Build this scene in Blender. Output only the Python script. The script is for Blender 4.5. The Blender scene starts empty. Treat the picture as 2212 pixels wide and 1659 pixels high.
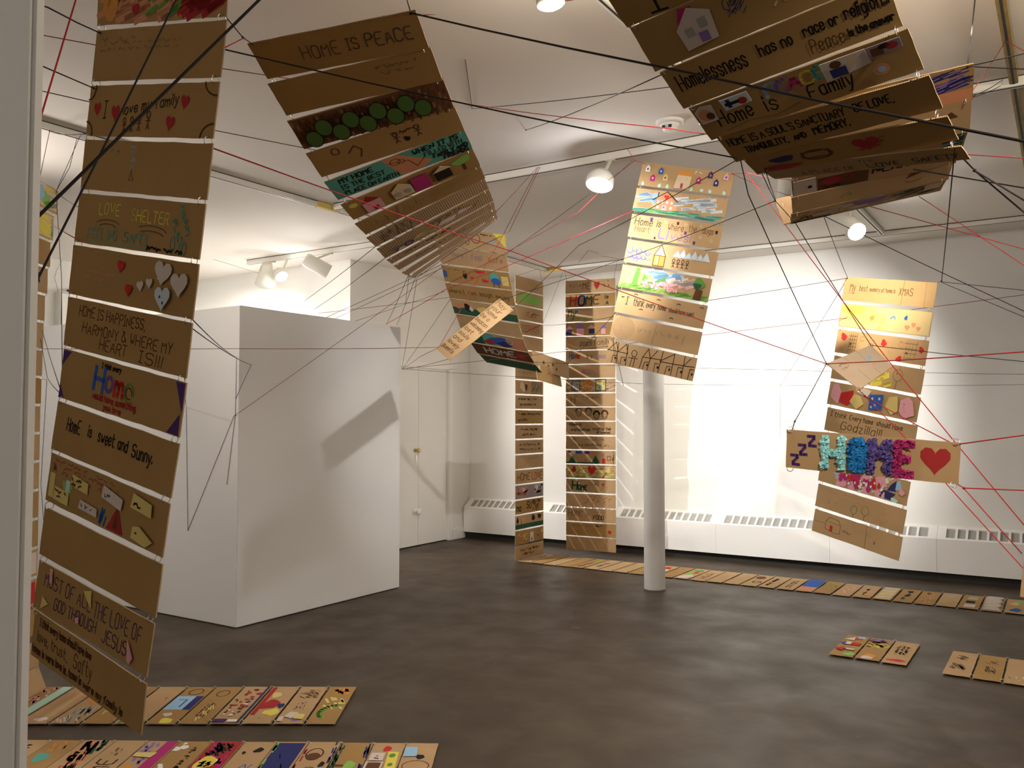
import bpy, bmesh, math, random
from mathutils import Vector, Matrix, Quaternion
PI = math.pi
SC = bpy.context.scene
COL = SC.collection
RND = random.Random(7)

# ---------------------------------------------------------------- camera
YAW, PITCH, CAM_Z = math.radians(32.8), math.radians(2.39), 1.58
cd = bpy.data.cameras.new('camera'); cd.sensor_width = 36.0; cd.lens = 36.0 * 1860 / 2212
cd.clip_start = 0.02; cd.clip_end = 60
co = bpy.data.objects.new('camera', cd); COL.objects.link(co)
co.location = (0, 0, CAM_Z); co.rotation_euler = (PI / 2 + PITCH, 0, YAW)
SC.camera = co

# ---------------------------------------------------------------- world, lights, exposure
wd = bpy.data.worlds.new('world'); SC.world = wd; wd.use_nodes = True
wd.node_tree.nodes['Background'].inputs[0].default_value = (1.0, 0.86, 0.70, 1)
wd.node_tree.nodes['Background'].inputs[1].default_value = 0.0
SC.view_settings.view_transform = 'Standard'
SC.view_settings.look = 'None'
SC.view_settings.gamma = 1.0
SC.view_settings.exposure = 0.1
try: SC.view_settings.use_curve_mapping = False
except Exception: pass
try:
    SC.cycles.max_bounces = 10; SC.cycles.diffuse_bounces = 6
except Exception: pass

def spot(name, loc, aim, watts, angle, color=(1, .93, .84), blend=.5, radius=.045):
    l = bpy.data.lights.new(name, 'SPOT'); l.energy = watts; l.spot_size = math.radians(angle)
    l.spot_blend = blend; l.color = color; l.shadow_soft_size = radius
    o = bpy.data.objects.new(name, l); COL.objects.link(o); o.location = loc
    o.rotation_euler = (Vector(aim) - Vector(loc)).to_track_quat('-Z', 'Y').to_euler()
    return o
def area(name, loc, aim, watts, sx, sy, color):
    l = bpy.data.lights.new(name, 'AREA'); l.shape = 'RECTANGLE'; l.size = sx; l.size_y = sy
    l.energy = watts; l.color = color
    o = bpy.data.objects.new(name, l); COL.objects.link(o); o.location = loc
    o.rotation_euler = (Vector(aim) - Vector(loc)).to_track_quat('-Z', 'Y').to_euler()
    return o
# lamp heads seen or implied by the photograph: (head position, aim, watts, cone, colour, kind)
CW, WW = (1.0, .965, .93), (1.0, .87, .70)
LAMPS = {
 'centre': ((-2.60, 5.12, 3.17), (-2.6, 3.9, 0.0), 70, 120, (.95, .96, 1.0)),
 'hidden': ((-1.467, 4.18, 3.145), (-1.9, 4.75, 0.0), 10, 172, CW),
 'right':  ((-1.47, 7.58, 3.18), (.25, 5.3, 1.3), 55, 120, CW),
 'wash':   ((-1.60, 6.02, 3.14), (-2.75, 9.6, 1.7), 560, 62, CW),
 'alcove': ((-7.25, 6.55, 3.17), (-4.8, 6.2, 0.6), 110, 150, CW),
 'alcove_wash': ((-6.60, 6.55, 3.18), (-4.35, 9.4, 1.35), 430, 74, CW),
 'alcove_left': ((-7.49, 6.55, 3.14), (-8.4, 7.2, 1.6), 260, 130, CW),
 'near':   ((-1.63, 2.80, 3.19), (-1.3, 3.2, 0.0), 40, 110, WW),
}
SPILL = {'centre': 8, 'hidden': 7, 'alcove': 4, 'near': 10, 'right': 8}
def spill(name, loc, watts, color):                             # stray light around a bare bulb
    l = bpy.data.lights.new(name, 'POINT'); l.energy = watts; l.color = color; l.shadow_soft_size = .05
    o = bpy.data.objects.new(name, l); COL.objects.link(o); o.location = loc
for k, (p, a, w, c, colr) in LAMPS.items():
    d = (Vector(a) - Vector(p)).normalized()
    spot('lamp_light_' + k, Vector(p) + d * .085, a, w, c, colr, .15 if c > 160 else .7, .022 if k == 'alcove_wash' else .035)
    if k in SPILL: spill('lamp_spill_' + k, Vector(p) + d * .09, SPILL[k], colr)
# out of view: the ochre-rail lamp, the hidden beam, then added fill lights
spot('lamp_light_ochre_rail', (-.20, 3.25, 3.16), (-1.28, 5.9, 2.42), 1000, 30, (1, .90, .66), 1.0, .03)
spot('lamp_light_ochre_flood', (-.20, 3.25, 3.16), (-1.6, 6.2, 0.2), 28, 168, (1, .90, .74), .2)
spot('lamp_beam_hidden', (-1.51, 4.215, 3.12), (-6.6, 8.25, 1.45), 1000, 54, CW, 1.0, .03)   # the narrow beam of the hidden lamp
spot('lamp_light_front', (.9, 1.2, 3.1), (-.80, 3.7, 1.2), 290, 62, WW, .9, .035)  # unseen fill added to brighten the HOME sign and lower yellow-lit banner
spot('lamp_light_doorway', (-2.0, -1.4, 2.6), (-1.25, .6, 1.5), 13, 44, WW, .8, .1)  # unseen fill added to lift the jamb
spot('lamp_light_entry', (2.2, 3.4, 2.9), (.7, 3.2, 3.42), 190, 150, WW, .9, .2)  # added fill aimed up to brighten the right-hand ceiling
spot('lamp_light_side', (-6.9, 2.3, 2.7), (-3.6, 2.3, 3.42), 220, 150, (1, .92, .84), .9, .2)  # added fill aimed up to brighten the ceiling on the left
spot('lamp_light_left', (-7.4, 1.0, 3.1), (-6.2, 4.4, 0.9), 175, 130, (1, .93, .86), .8, .12)  # unseen fill added for the partition's left face
spot('lamp_light_right', (2.8, 5.2, 3.1), (-3.5, 6.2, 0.7), 15, 120, (1, .93, .84), .8, .25)  # unseen soft fill added from the right of the room
area('front_room_light', (-1.0, -2.6, 2.0), (-1.8, 5, 1.4), 16, 3.5, 2.2, (1, .92, .82))  # added soft panel standing in for bounce from the front room

# ---------------------------------------------------------------- materials
MATS = {}
def mat(name, color, rough=.7, metal=0.0, spec=.3, emit=None, noise=None, bump=None, wave=None):
    if name in MATS: return MATS[name]
    m = bpy.data.materials.new(name); m.use_nodes = True; MATS[name] = m
    nt = m.node_tree; b = nt.nodes['Principled BSDF']
    b.inputs['Base Color'].default_value = (*color, 1); b.inputs['Roughness'].default_value = rough
    b.inputs['Metallic'].default_value = metal; b.inputs['Specular IOR Level'].default_value = spec
    if emit:
        b.inputs['Emission Color'].default_value = (*emit[0], 1); b.inputs['Emission Strength'].default_value = emit[1]
    tc = nt.nodes.new('ShaderNodeTexCoord')
    last = None
    if noise:                                                   # (scale, darker colour, contrast)
        n = nt.nodes.new('ShaderNodeTexNoise'); n.inputs['Scale'].default_value = noise[0]
        n.inputs['Detail'].default_value = 6
        nt.links.new(tc.outputs['Object'], n.inputs['Vector'])
        r = nt.nodes.new('ShaderNodeValToRGB'); r.color_ramp.elements[0].position = .5 - noise[2]
        r.color_ramp.elements[1].position = .5 + noise[2]
        r.color_ramp.elements[0].color = (*noise[1], 1); r.color_ramp.elements[1].color = (*color, 1)
        nt.links.new(n.outputs['Fac'], r.inputs['Fac']); last = r.outputs['Color']
    if wave:                                                    # flutes: (scale, darker colour, axis)
        w = nt.nodes.new('ShaderNodeTexWave'); w.inputs['Scale'].default_value = wave[0]; w.bands_direction = wave[2]
        w.inputs['Distortion'].default_value = .6
        nt.links.new(tc.outputs['Object'], w.inputs['Vector'])
        mx = nt.nodes.new('ShaderNodeMix'); mx.data_type = 'RGBA'
        nt.links.new(w.outputs['Fac'], mx.inputs['Factor'])
        mx.inputs['A'].default_value = (*wave[1], 1)
        if last: nt.links.new(last, mx.inputs['B'])
        else: mx.inputs['B'].default_value = (*color, 1)
        last = mx.outputs['Result']
        bp = nt.nodes.new('ShaderNodeBump'); bp.inputs['Strength'].default_value = .25; bp.inputs['Distance'].default_value = .002
        nt.links.new(w.outputs['Fac'], bp.inputs['Height']); nt.links.new(bp.outputs['Normal'], b.inputs['Normal'])
    if last: nt.links.new(last, b.inputs['Base Color'])
    if bump:
        n2 = nt.nodes.new('ShaderNodeTexNoise'); n2.inputs['Scale'].default_value = bump[0]; n2.inputs['Detail'].default_value = 4
        nt.links.new(tc.outputs['Object'], n2.inputs['Vector'])
        bp = nt.nodes.new('ShaderNodeBump'); bp.inputs['Strength'].default_value = bump[1]; bp.inputs['Distance'].default_value = .004
        nt.links.new(n2.outputs['Fac'], bp.inputs['Height']); nt.links.new(bp.outputs['Normal'], b.inputs['Normal'])
    return m
wall_m = mat('wall_paint', (.80, .79, .755), .75, noise=(1.3, (.77, .76, .725), .25), bump=(60, .06))
part_m = mat('partition_paint', (.77, .755, .735), .7, noise=(1.1, (.735, .72, .70), .25), bump=(60, .06))
ceil_m = mat('ceiling_paint', (.80, .755, .70), .85, noise=(.9, (.775, .73, .675), .25), bump=(30, .05))
rail_m = mat('white_rail', (.80, .78, .72), .45)
ochre_m = mat('ochre_rail', (.36, .26, .07), .5, noise=(8, (.25, .17, .04), .2))
dark_m = mat('dark_gap', (.03, .028, .025), .7)
steel_m = mat('zinc_ring', (.75, .73, .68), .25, metal=.9)
brass_m = mat('brass', (.55, .42, .2), .3, metal=1)
white_m = mat('white_enamel', (.82, .81, .78), .4)
grille_m = mat('grille_grey', (.36, .355, .33), .6)
head_m = mat('lamp_housing', (.70, .68, .60), .45)
tape_m = mat('masking_tape', (.72, .55, .16), .7)
bwood_m = mat('box_grey', (.70, .71, .68), .5)
card_m = mat('cardboard', (.47, .31, .16), .85, spec=.15, noise=(7, (.43, .275, .135), .25), bump=(90, .05))
card2_m = mat('cardboard_dark', (.38, .23, .085), .85, spec=.15, noise=(5, (.34, .20, .07), .25), bump=(90, .05))  # darker tone mixed in at random; also puts the dim banners' shade into colour
flute_m = mat('cardboard_fluted', (.47, .32, .19), .85, spec=.15, wave=(28, (.30, .19, .10), 'X'))
edge_m = mat('cardboard_edge', (.55, .40, .25), .9, spec=.1, wave=(55, (.22, .13, .06), 'X'))
black_m = mat('black_yarn', (.018, .012, .011), .85)
red_m = mat('red_yarn', (.43, .018, .026), .75)
dkred_m = mat('dark_red_yarn', (.17, .018, .022), .8)
wire_m = mat('grey_wire', (.35, .33, .30), .6)
# ink: colour comes from the mesh's own colour attribute (flat print on the boards)
ink_m = bpy.data.materials.new('ink'); ink_m.use_nodes = True
_a = ink_m.node_tree.nodes.new('ShaderNodeVertexColor'); _a.layer_name = 'Col'
_b = ink_m.node_tree.nodes['Principled BSDF']; _b.inputs['Roughness'].default_value = .8; _b.inputs['Specular IOR Level'].default_value = .15
ink_m.node_tree.links.new(_a.outputs['Color'], _b.inputs['Base Color'])
# concrete floor
fl_m = bpy.data.materials.new('stained_concrete'); fl_m.use_nodes = True
def _floor(nt):
    b = nt.nodes['Principled BSDF']; tc = nt.nodes.new('ShaderNodeTexCoord')
    def noise(s, d=6, dist=0):
        n = nt.nodes.new('ShaderNodeTexNoise'); n.inputs['Scale'].default_value = s; n.inputs['Detail'].default_value = d
        n.inputs['Distortion'].default_value = dist; nt.links.new(tc.outputs['Object'], n.inputs['Vector']); return n
    def ramp(n, a, ca, c, cc):
        r = nt.nodes.new('ShaderNodeValToRGB'); e = r.color_ramp.elements
        e[0].position = a; e[0].color = (*ca, 1); e[1].position = c; e[1].color = (*cc, 1)
        nt.links.new(n.outputs['Fac'], r.inputs['Fac']); return r
    r1 = ramp(noise(.8, 8, .4), .32, (.042, .027, .015), .68, (.080, .057, .036))
    r2 = ramp(noise(3.2, 8, .8), .40, (.037, .024, .013), .72, (.096, .070, .045))
    m1 = nt.nodes.new('ShaderNodeMix'); m1.data_type = 'RGBA'; m1.inputs['Factor'].default_value = .45
    nt.links.new(r1.outputs['Color'], m1.inputs['A']); nt.links.new(r2.outputs['Color'], m1.inputs['B'])
    r3 = ramp(noise(9, 10, 1.2), .70, (0, 0, 0), .80, (1, 1, 1))                 # scuffs
    m2 = nt.nodes.new('ShaderNodeMix'); m2.data_type = 'RGBA'; m2.inputs['B'].default_value = (.21, .185, .155, 1)
    mm = nt.nodes.new('ShaderNodeMath'); mm.operation = 'MULTIPLY'; mm.inputs[1].default_value = .5
    nt.links.new(r3.outputs['Color'], mm.inputs[0]); nt.links.new(mm.outputs[0], m2.inputs['Factor'])
    nt.links.new(m1.outputs['Result'], m2.inputs['A']); nt.links.new(m2.outputs['Result'], b.inputs['Base Color'])
    rr = ramp(noise(2.4), .3, (.38,) * 3, .7, (.56,) * 3); nt.links.new(rr.outputs['Color'], b.inputs['Roughness'])
    b.inputs['Specular IOR Level'].default_value = .26
    bp = nt.nodes.new('ShaderNodeBump'); bp.inputs['Strength'].default_value = .12; bp.inputs['Distance'].default_value = .003
    nt.links.new(noise(26).outputs['Fac'], bp.inputs['Height']); nt.links.new(bp.outputs['Normal'], b.inputs['Normal'])
_floor(fl_m.node_tree)

# ---------------------------------------------------------------- helpers
def link(name, data, parent=None):
    o = bpy.data.objects.new(name, data); COL.objects.link(o)
    if parent: o.parent = parent
    return o
def tag(o, label=None, cat=None, group=None, kind=None):
    if label: o['label'] = label
    if cat: o['category'] = cat
    if group: o['group'] = group
    if kind: o['kind'] = kind
    return o
def empty(name, loc, label, cat, group=None):
    o = link(name, None); o.location = loc; o.empty_display_size = .05
    return tag(o, label, cat, group)
def mesh(name, bm, mats, smooth=False):
    me = bpy.data.meshes.new(name); bm.to_mesh(me); bm.free()
    for m in (mats if isinstance(mats, (list, tuple)) else [mats]): me.materials.append(m)
    if smooth:
        for p in me.polygons: p.use_smooth = True
    return me
def box(bm, x0, x1, y0, y1, z0, z1, bev=0):
    g = bmesh.ops.create_cube(bm, size=1, matrix=Matrix.Translation(((x0 + x1) / 2, (y0 + y1) / 2, (z0 + z1) / 2)) @
                              Matrix.Diagonal((x1 - x0, y1 - y0, z1 - z0, 1)))
    if bev:
        es = list({e for v in g['verts'] for e in v.link_edges})
        bmesh.ops.bevel(bm, geom=es, offset=bev, segments=2, affect='EDGES')
def boxobj(name, dims, m, parent=None, bev=0):
    bm = bmesh.new(); box(bm, *dims, bev); return link(name, mesh(name, bm, m), parent)
def cyl(bm, p0, p1, r0, r1=None, n=20, caps=True):
    p0, p1 = Vector(p0), Vector(p1); d = p1 - p0
    q = d.to_track_quat('Z', 'Y').to_matrix().to_4x4()
    bmesh.ops.create_cone(bm, cap_ends=caps, segments=n, radius1=r0, radius2=r0 if r1 is None else r1, depth=d.length,
                          matrix=Matrix.Translation((p0 + p1) / 2) @ q)
def lathe(bm, prof, n=24, mtx=Matrix(), caps=True):
    rings = []
    for r, z in prof:
        rings.append([bm.verts.new(mtx @ Vector((r * math.cos(2 * PI * k / n), r * math.sin(2 * PI * k / n), z))) for k in range(n)])
    for a, b in zip(rings, rings[1:]):
        for k in range(n): bm.faces.new((a[k], a[(k + 1) % n], b[(k + 1) % n], b[k]))
    if caps and prof[0][0] > 1e-4: bm.faces.new(rings[0][::-1])
    if caps and prof[-1][0] > 1e-4: bm.faces.new(rings[-1])
def struct(name, dims, m, bev=0):
    return tag(boxobj(name, dims, m, None, bev), kind='structure')

# ---------------------------------------------------------------- room shell
ZC = 3.42
struct('floor', (-10.2, 4.2, -3.2, 9.9, -.2, 0), fl_m)
struct('ceiling', (-10.2, 4.2, -3.2, 9.9, ZC, ZC + .2), ceil_m)
struct('wall_back', (-7.05, 4.2, 9.6, 9.8, 0, ZC), wall_m)
struct('wall_alcove', (-10.0, -6.87, 7.24, 7.42, 0, ZC), wall_m)
struct('wall_left', (-9.9, -9.7, -3.2, 7.3, 0, ZC), wall_m)
struct('wall_right', (4.0, 4.2, -3.2, 9.8, 0, ZC), wall_m)
struct('wall_front', (-10.0, 4.2, -3.2, -3.0, 0, ZC), wall_m)
# door wall with its opening
bm = bmesh.new()
box(bm, -7.05, -6.87, 7.42, 7.62, 0, ZC); box(bm, -7.05, -6.87, 9.16, 9.6, 0, ZC); box(bm, -7.05, -6.87, 7.62, 9.16, 2.25, ZC)
tag(link('wall_door', mesh('wall_door', bm, wall_m)), kind='structure')
d1 = tag(link('door_1', None), kind='structure'); d1.location = (-6.9, 8.4, 0)
def dchild(name, bm, m): 
    o = link(name, mesh(name, bm, m), d1); o.matrix_parent_inverse = Matrix.Translation((6.9, -8.4, 0)); return o
bm = bmesh.new(); box(bm, -6.93, -6.88, 7.62, 8.495, .012, 2.24, .003); dchild('door_leaf', bm, wall_m)
bm = bmesh.new(); box(bm, -6.93, -6.885, 8.505, 9.10, .012, 2.24, .003); dchild('door_leaf', bm, wall_m)
bm = bmesh.new(); box(bm, -6.95, -6.845, 9.10, 9.18, 0, 2.26, .006); box(bm, -6.95, -6.845, 7.57, 9.18, 2.24, 2.31, .006); dchild('door_frame', bm, white_m)
bm = bmesh.new(); lathe(bm, [(.004, 0), (.03, .004), (.03, .010), (.012, .014), (.012, .04), (.026, .048), (.03, .062), (.022, .074), (.0, .078)], 18,
     Matrix.Translation((-6.88, 8.436, 1.2)) @ Matrix.Rotation(PI / 2, 4, 'Y')); dchild('door_knob', bm, brass_m)['label'] = 'brass door knob'
bm = bmesh.new(); lathe(bm, [(.0, 0), (.022, .001), (.022, .012), (.013, .015), (.0, .016)], 18,
     Matrix.Translation((-6.88, 8.452, 1.095)) @ Matrix.Diagonal((1, 1, 2.4, 1)) @ Matrix.Rotation(PI / 2, 4, 'Y')); dchild('key_plate', bm, steel_m)
bm = bmesh.new(); lathe(bm, [(.004, 0), (.034, .004), (.034, .012), (.016, .018), (.016, .045), (.034, .055), (.038, .07), (.026, .085), (.0, .09)], 18,
     Matrix.Translation((-6.88, 8.442, .44)) @ Matrix.Rotation(PI / 2, 4, 'Y')); dchild('door_knob', bm, white_m)['label'] = 'white painted knob'
struct('baseboard_door', (-6.87, -6.845, 9.18, 9.42, 0, .14), white_m, .003)
# freestanding partition box
struct('wall_partition', (-9.7, -5.33, 4.41, 6.31, .006, 2.462), part_m, .004)
# near door jamb at the photographer's left
bm = bmesh.new()
JX = Matrix.Translation((-1.118, .6, 0)) @ Matrix.Rotation(YAW, 4, 'Z')
def jbox(x0, x1, y0, y1, z0, z1, bev):
    g = bmesh.new(); box(g, x0, x1, y0, y1, z0, z1, bev); g.transform(JX)
    me = bpy.data.meshes.new('t'); g.to_mesh(me); g.free(); bm.from_mesh(me); bpy.data.meshes.remove(me)
jbox(-.60, -.0115, -.002, .027, 0, ZC, .006)
tag(link('wall_jamb', mesh('wall_jamb', bm, part_m)), kind='structure')
# round column
bm = bmesh.new(); lathe(bm, [(.097, 0), (.098, .01), (.0975, 1.7), (.0975, ZC)], 40)
pc = link('column', mesh('column', bm, part_m, True)); pc.location = (-3.28, 7.555, 0); tag(pc, kind='structure')

# ---------------------------------------------------------------- radiator covers along the back wall
def radiator(x0, x1, label):
    root = empty('radiator_cover', ((x0 + x1) / 2, 9.5, 0), label, 'radiator', 'radiator covers along the back wall')
    cx = (x0 + x1) / 2; w = (x1 - x0) / 2 - .001
    def ch(name, bm, m):
        o = link(name, mesh(name, bm, m), root); o.location = (0, 0, 0); return o
    yf, yb, z0, z1, z2 = -.08, .098, .085, .413, .525
    bm = bmesh.new()
    box(bm, -w, w, yf, yf + .02, z0, z1); box(bm, -w, -w + .02, yf + .02, yb, z0, z1 - .03); box(bm, w - .02, w, yf + .02, yb, z0, z1 - .03)
    box(bm, -w, w, yb - .02, yb, z2 - .02, z2)
    ch('front_panel', bm, white_m)
    sl = math.atan2(z2 - z1, yb - yf - .02); L = math.hypot(z2 - z1, yb - yf - .02)
    M = Matrix.Translation((0, yf + .004, z1 - .006)) @ Matrix.Rotation(sl, 4, 'X')
    def sb(x0_, x1_, a, b, t0, t1):
        bm = bmesh.new(); box(bm, x0_, x1_, a, b, t0, t1); bm.transform(M); return bm
    ch('grille_backing', sb(-w + .01, w - .01, .005, L - .01, -.03, -.012), grille_m)
    bm = sb(-w, w, 0, .028, -.012, .004); b2 = sb(-w, w, L - .03, L + .012, -.012, .004)
    me = mesh('t', b2, white_m); bm.from_mesh(me); bpy.data.meshes.remove(me); ch('grille_rail', bm, white_m)
    n = int((2 * w - .16) / .085); p = (2 * w - .16) / n
    ends = mesh('grille_end', sb(-.04, .04, .028, L - .03, -.011, .003), white_m)
    for s in (-1, 1):
        o = link('grille_end', ends, root); o.location = (s * (w - .04), 0, 0)
    bar = mesh('grille_bar', sb(-.011, .011, .028, L - .03, -.011, .003), white_m)
    for k in range(1, n):
        o = link('grille_bar', bar, root); o.location = (-w + .08 + p * k, 0, 0)
    bm = bmesh.new(); box(bm, -w, w, yf + .05, yb, .0, z0 + .01); ch('plinth', bm, dark_m)  # near-black, so the shade below the cover is in its colour
for x0, x1, lb in ((-6.845, -5.61, 'white radiator cover in the far left corner beside the door'),
                   (-5.61, -4.63, 'white radiator cover behind the two tall hanging banners'),
                   (-4.63, -3.35, 'white radiator cover directly behind the round column'),
                   (-3.35, -2.12, 'white radiator cover just right of the column, fully in view'),
                   (-2.12, -1.11, 'white radiator cover behind the low end of the yellow-topped banner'),
                   (-1.11, .14, 'white radiator cover at the right end of the view, crossed by red yarn'),
                   (.14, 1.4, 'white radiator cover beyond the right edge of the photograph')):
    radiator(x0, x1, lb)

# ---------------------------------------------------------------- ceiling rails
def rail(name, p0, p1, label, m=rail_m, w=.042, h=.045, cat='light track', tapes=()):
    p0, p1 = Vector(p0), Vector(p1); L = (p1 - p0).length
    root = empty(name, (p0 + p1) / 2, label, cat, 'white ceiling rails')
    root.rotation_euler = (0, 0, math.atan2(p1.y - p0.y, p1.x - p0.x))
    bm = bmesh.new(); box(bm, -L / 2, L / 2, -w / 2, w / 2, -h, -.006, .003); link('channel', mesh('channel', bm, m), root)
    bm = bmesh.new(); box(bm, -L / 2, L / 2, -w / 2 + .004, w / 2 - .004, -.007, 0); link('ceiling_gap', mesh('ceiling_gap', bm, dark_m), root)  # solid dark strip painted in as the shadow gap above the rail
    bm = bmesh.new(); box(bm, -L / 2 + .01, L / 2 - .01, -.006, .006, -h - .0012, -h + .001); link('slot', mesh('slot', bm, dark_m), root)
    for t in tapes:
        bm = bmesh.new(); box(bm, t - .13, t + .13, -w / 2 - .003, w / 2 + .003, -h - .003, -.002, .002); link('masking_tape', mesh('masking_tape', bm, tape_m), root)
    return root
rail('light_track', (-5.27, .4, ZC), (-5.27, 8.93, ZC), 'long white ceiling rail running back on the left, taped in the middle', tapes=(.6, ))
rail('light_track', (-5.29, 8.96, ZC), (1.6, 8.96, ZC), 'long white ceiling rail parallel to the back wall, taped at its corner', tapes=(-3.35,))
rail('light_track', (-.20, .6, ZC), (-.20, 8.9, ZC), 'ochre ceiling rail at the upper right of the view', ochre_m)
rail('light_track', (-5.2, 5.29, ZC), (.4, 5.29, ZC), 'white ceiling rail across the middle carrying the glaring lamp', w=.05, h=.055)
rail('light_track', (-7.90, 6.64, ZC), (-4.9, 6.64, ZC), 'white ceiling rail over the partition carrying three lamps', w=.05, h=.055)
rail('light_track', (-1.47, 7.3, ZC), (-1.47, 8.91, ZC), 'short white ceiling rail carrying the round lamp at right')
rail('light_track', (-1.64, 2.2, ZC), (-1.64, 4.6, ZC), 'short white ceiling rail over the dark right-hand banner', w=.04)

# ---------------------------------------------------------------- track lamps
lens_m = mat('lit_lens', (1, 1, 1), .3, emit=((1, .98, .95), 22))
lens2_m = mat('lit_lens_soft', (1, 1, 1), .3, emit=((.93, .94, 1), 9))
def lamp(key, label, r=.06, L=.17, shape='can', lens=lens_m, lit=True, top=None):
    p, a = LAMPS[key][0], LAMPS[key][1]
    p = Vector(p); d = (Vector(a) - p).normalized()
    root = empty('track_lamp', p, label, 'lamp', 'track lamps')
    q = d.to_track_quat('Z', 'Y').to_matrix().to_4x4()
    if shape == 'can': prof = [(.0, -L), (r * .8, -L), (r * .97, -L + .015), (r, -L + .04), (r, .06), (r * .93, .062), (r * .9, .03), (.0, .028)]
    elif shape == 'bell': prof = [(.0, -L), (r * .5, -L), (r * .62, -L * .55), (r * .95, -.02), (r * 1.06, .05), (r, .052), (r * .9, .012), (.0, .01)]
    else: prof = [(.0, -L * .6), (r * .7, -L * .6), (r * .95, -L * .3), (r, 0), (r * .98, .02), (r * .9, .022), (.0, .02)]
    bm = bmesh.new(); lathe(bm, prof, 28, q); link('housing', mesh('housing', bm, head_m, True), root)
    zl = {'can': .034, 'bell': .016}.get(shape, .024)
    if lit:
        k = .62 if shape == 'can' else .88
        if shape == 'can':
            bm = bmesh.new(); lathe(bm, [(r * .6, zl - .002), (r * .8, zl + .008), (r * .91, zl + .022)], 28, q, False)
            link('reflector', mesh('reflector', bm, white_m, True), root)
        bm = bmesh.new(); lathe(bm, [(.0, zl + r * .28), (r * k * .5, zl + r * .22), (r * k * .85, zl + r * .08), (r * k, zl)], 28, q)

        link('lens', mesh('lens', bm, lens, True), root)
    t = Vector(top) if top else Vector((0, 0, ZC - .05 - p.z))
    bm = bmesh.new(); cyl(bm, (0, 0, 0) if shape == 'bulb' else Vector((0, 0, r * .9)) - d * L * .4, t, .012, n=12)
    link('stem', mesh('stem', bm, head_m), root)
    bm = bmesh.new(); box(bm, t.x - .035, t.x + .035, t.y - .018, t.y + .018, t.z - .012, t.z + .008, .003); link('track_adapter', mesh('track_adapter', bm, head_m), root)
    if shape == 'bell':
        bm = bmesh.new(); bmesh.ops.create_circle(bm, segments=20, radius=r * 1.12)
        for s in (-1, 1):
            cyl(bm, q @ Vector((s * r * .8, 0, -.05)), q @ Vector((s * r * .95, 0, -.05)) * .5 + Vector((0, 0, r * 1.3)), .006, n=8)
        for e in [f for f in bm.verts if not f.link_faces]: bm.verts.remove(e)
        link('yoke', mesh('yoke', bm, head_m), root)
    return root
lamp('centre', 'glaring white track lamp hanging from the middle ceiling rail', .095, .12, 'bulb', top=(0, .17, .20))
lamp('right', 'round white lamp glowing under the curled banner at upper right', .078, .2, 'can', lens2_m)
lamp('wash', 'long white lamp tube pointing at the back wall, half hidden by banners', .07, .34, 'can', top=(0.03, -.30, .23))
lamp('hidden', 'lamp mostly hidden behind the dark right-hand banner, only its rim showing', .08, .15, 'can')
lamp('alcove', 'glaring white lamp on the rail above the partition', .075, .12, 'bulb', top=(0, .09, .20))
lamp('alcove_wash', 'unlit-looking white can lamp, rightmost on the rail above the partition', .075, .22, 'can', top=(0, .09, .18))
lamp('alcove_left', 'large bell-shaped lamp, leftmost on the rail above the partition', .11, .2, 'bell', top=(0, .09, .22))
lamp('near', 'bright lamp bulb cut off by the top edge of the photograph', .055, .12, 'bulb')

# ---------------------------------------------------------------- small fixtures
sd = empty('smoke_detector', (-2.02, 4.93, ZC), 'white smoke detector with a stepped base on the ceiling', 'smoke detector')
bm = bmesh.new(); lathe(bm, [(.0, 0), (.085, 0), (.085, -.014), (.075, -.02), (.0, -.02)][::-1], 28); link('base_plate', mesh('base_plate', bm, white_m, False), sd)
bm = bmesh.new(); lathe(bm, [(.0, -.062), (.03, -.062), (.042, -.055), (.046, -.04), (.058, -.03), (.06, -.019), (.0, -.019)], 28); link('sensor_dome', mesh('sensor_dome', bm, white_m, True), sd)
bm = bmesh.new(); box(bm, -.03, -.012, -.052, -.042, -.052, -.036); box(bm, .012, .03, -.052, -.042, -.052, -.036); link('sensor_slot', mesh('sensor_slot', bm, dark_m), sd)
eb = empty('electrical_box', (-9.7, 5.42, 2.62), 'flat white electrical box with a black pipe high on the left wall', 'electrical box')
bm = bmesh.new(); box(bm, 0, .10, -.02, .52, 0, .43, .01); link('cabinet', mesh('cabinet', bm, bwood_m), eb)
bm = bmesh.new(); box(bm, .10, .108, .0, .50, .02, .41, .004); link('lid', mesh('lid', bm, white_m), eb)
bm = bmesh.new(); cyl(bm, (.05, .10, .44), (.05, .55, .47), .02, n=12); link('pipe', mesh('pipe', bm, black_m), eb)

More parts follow.
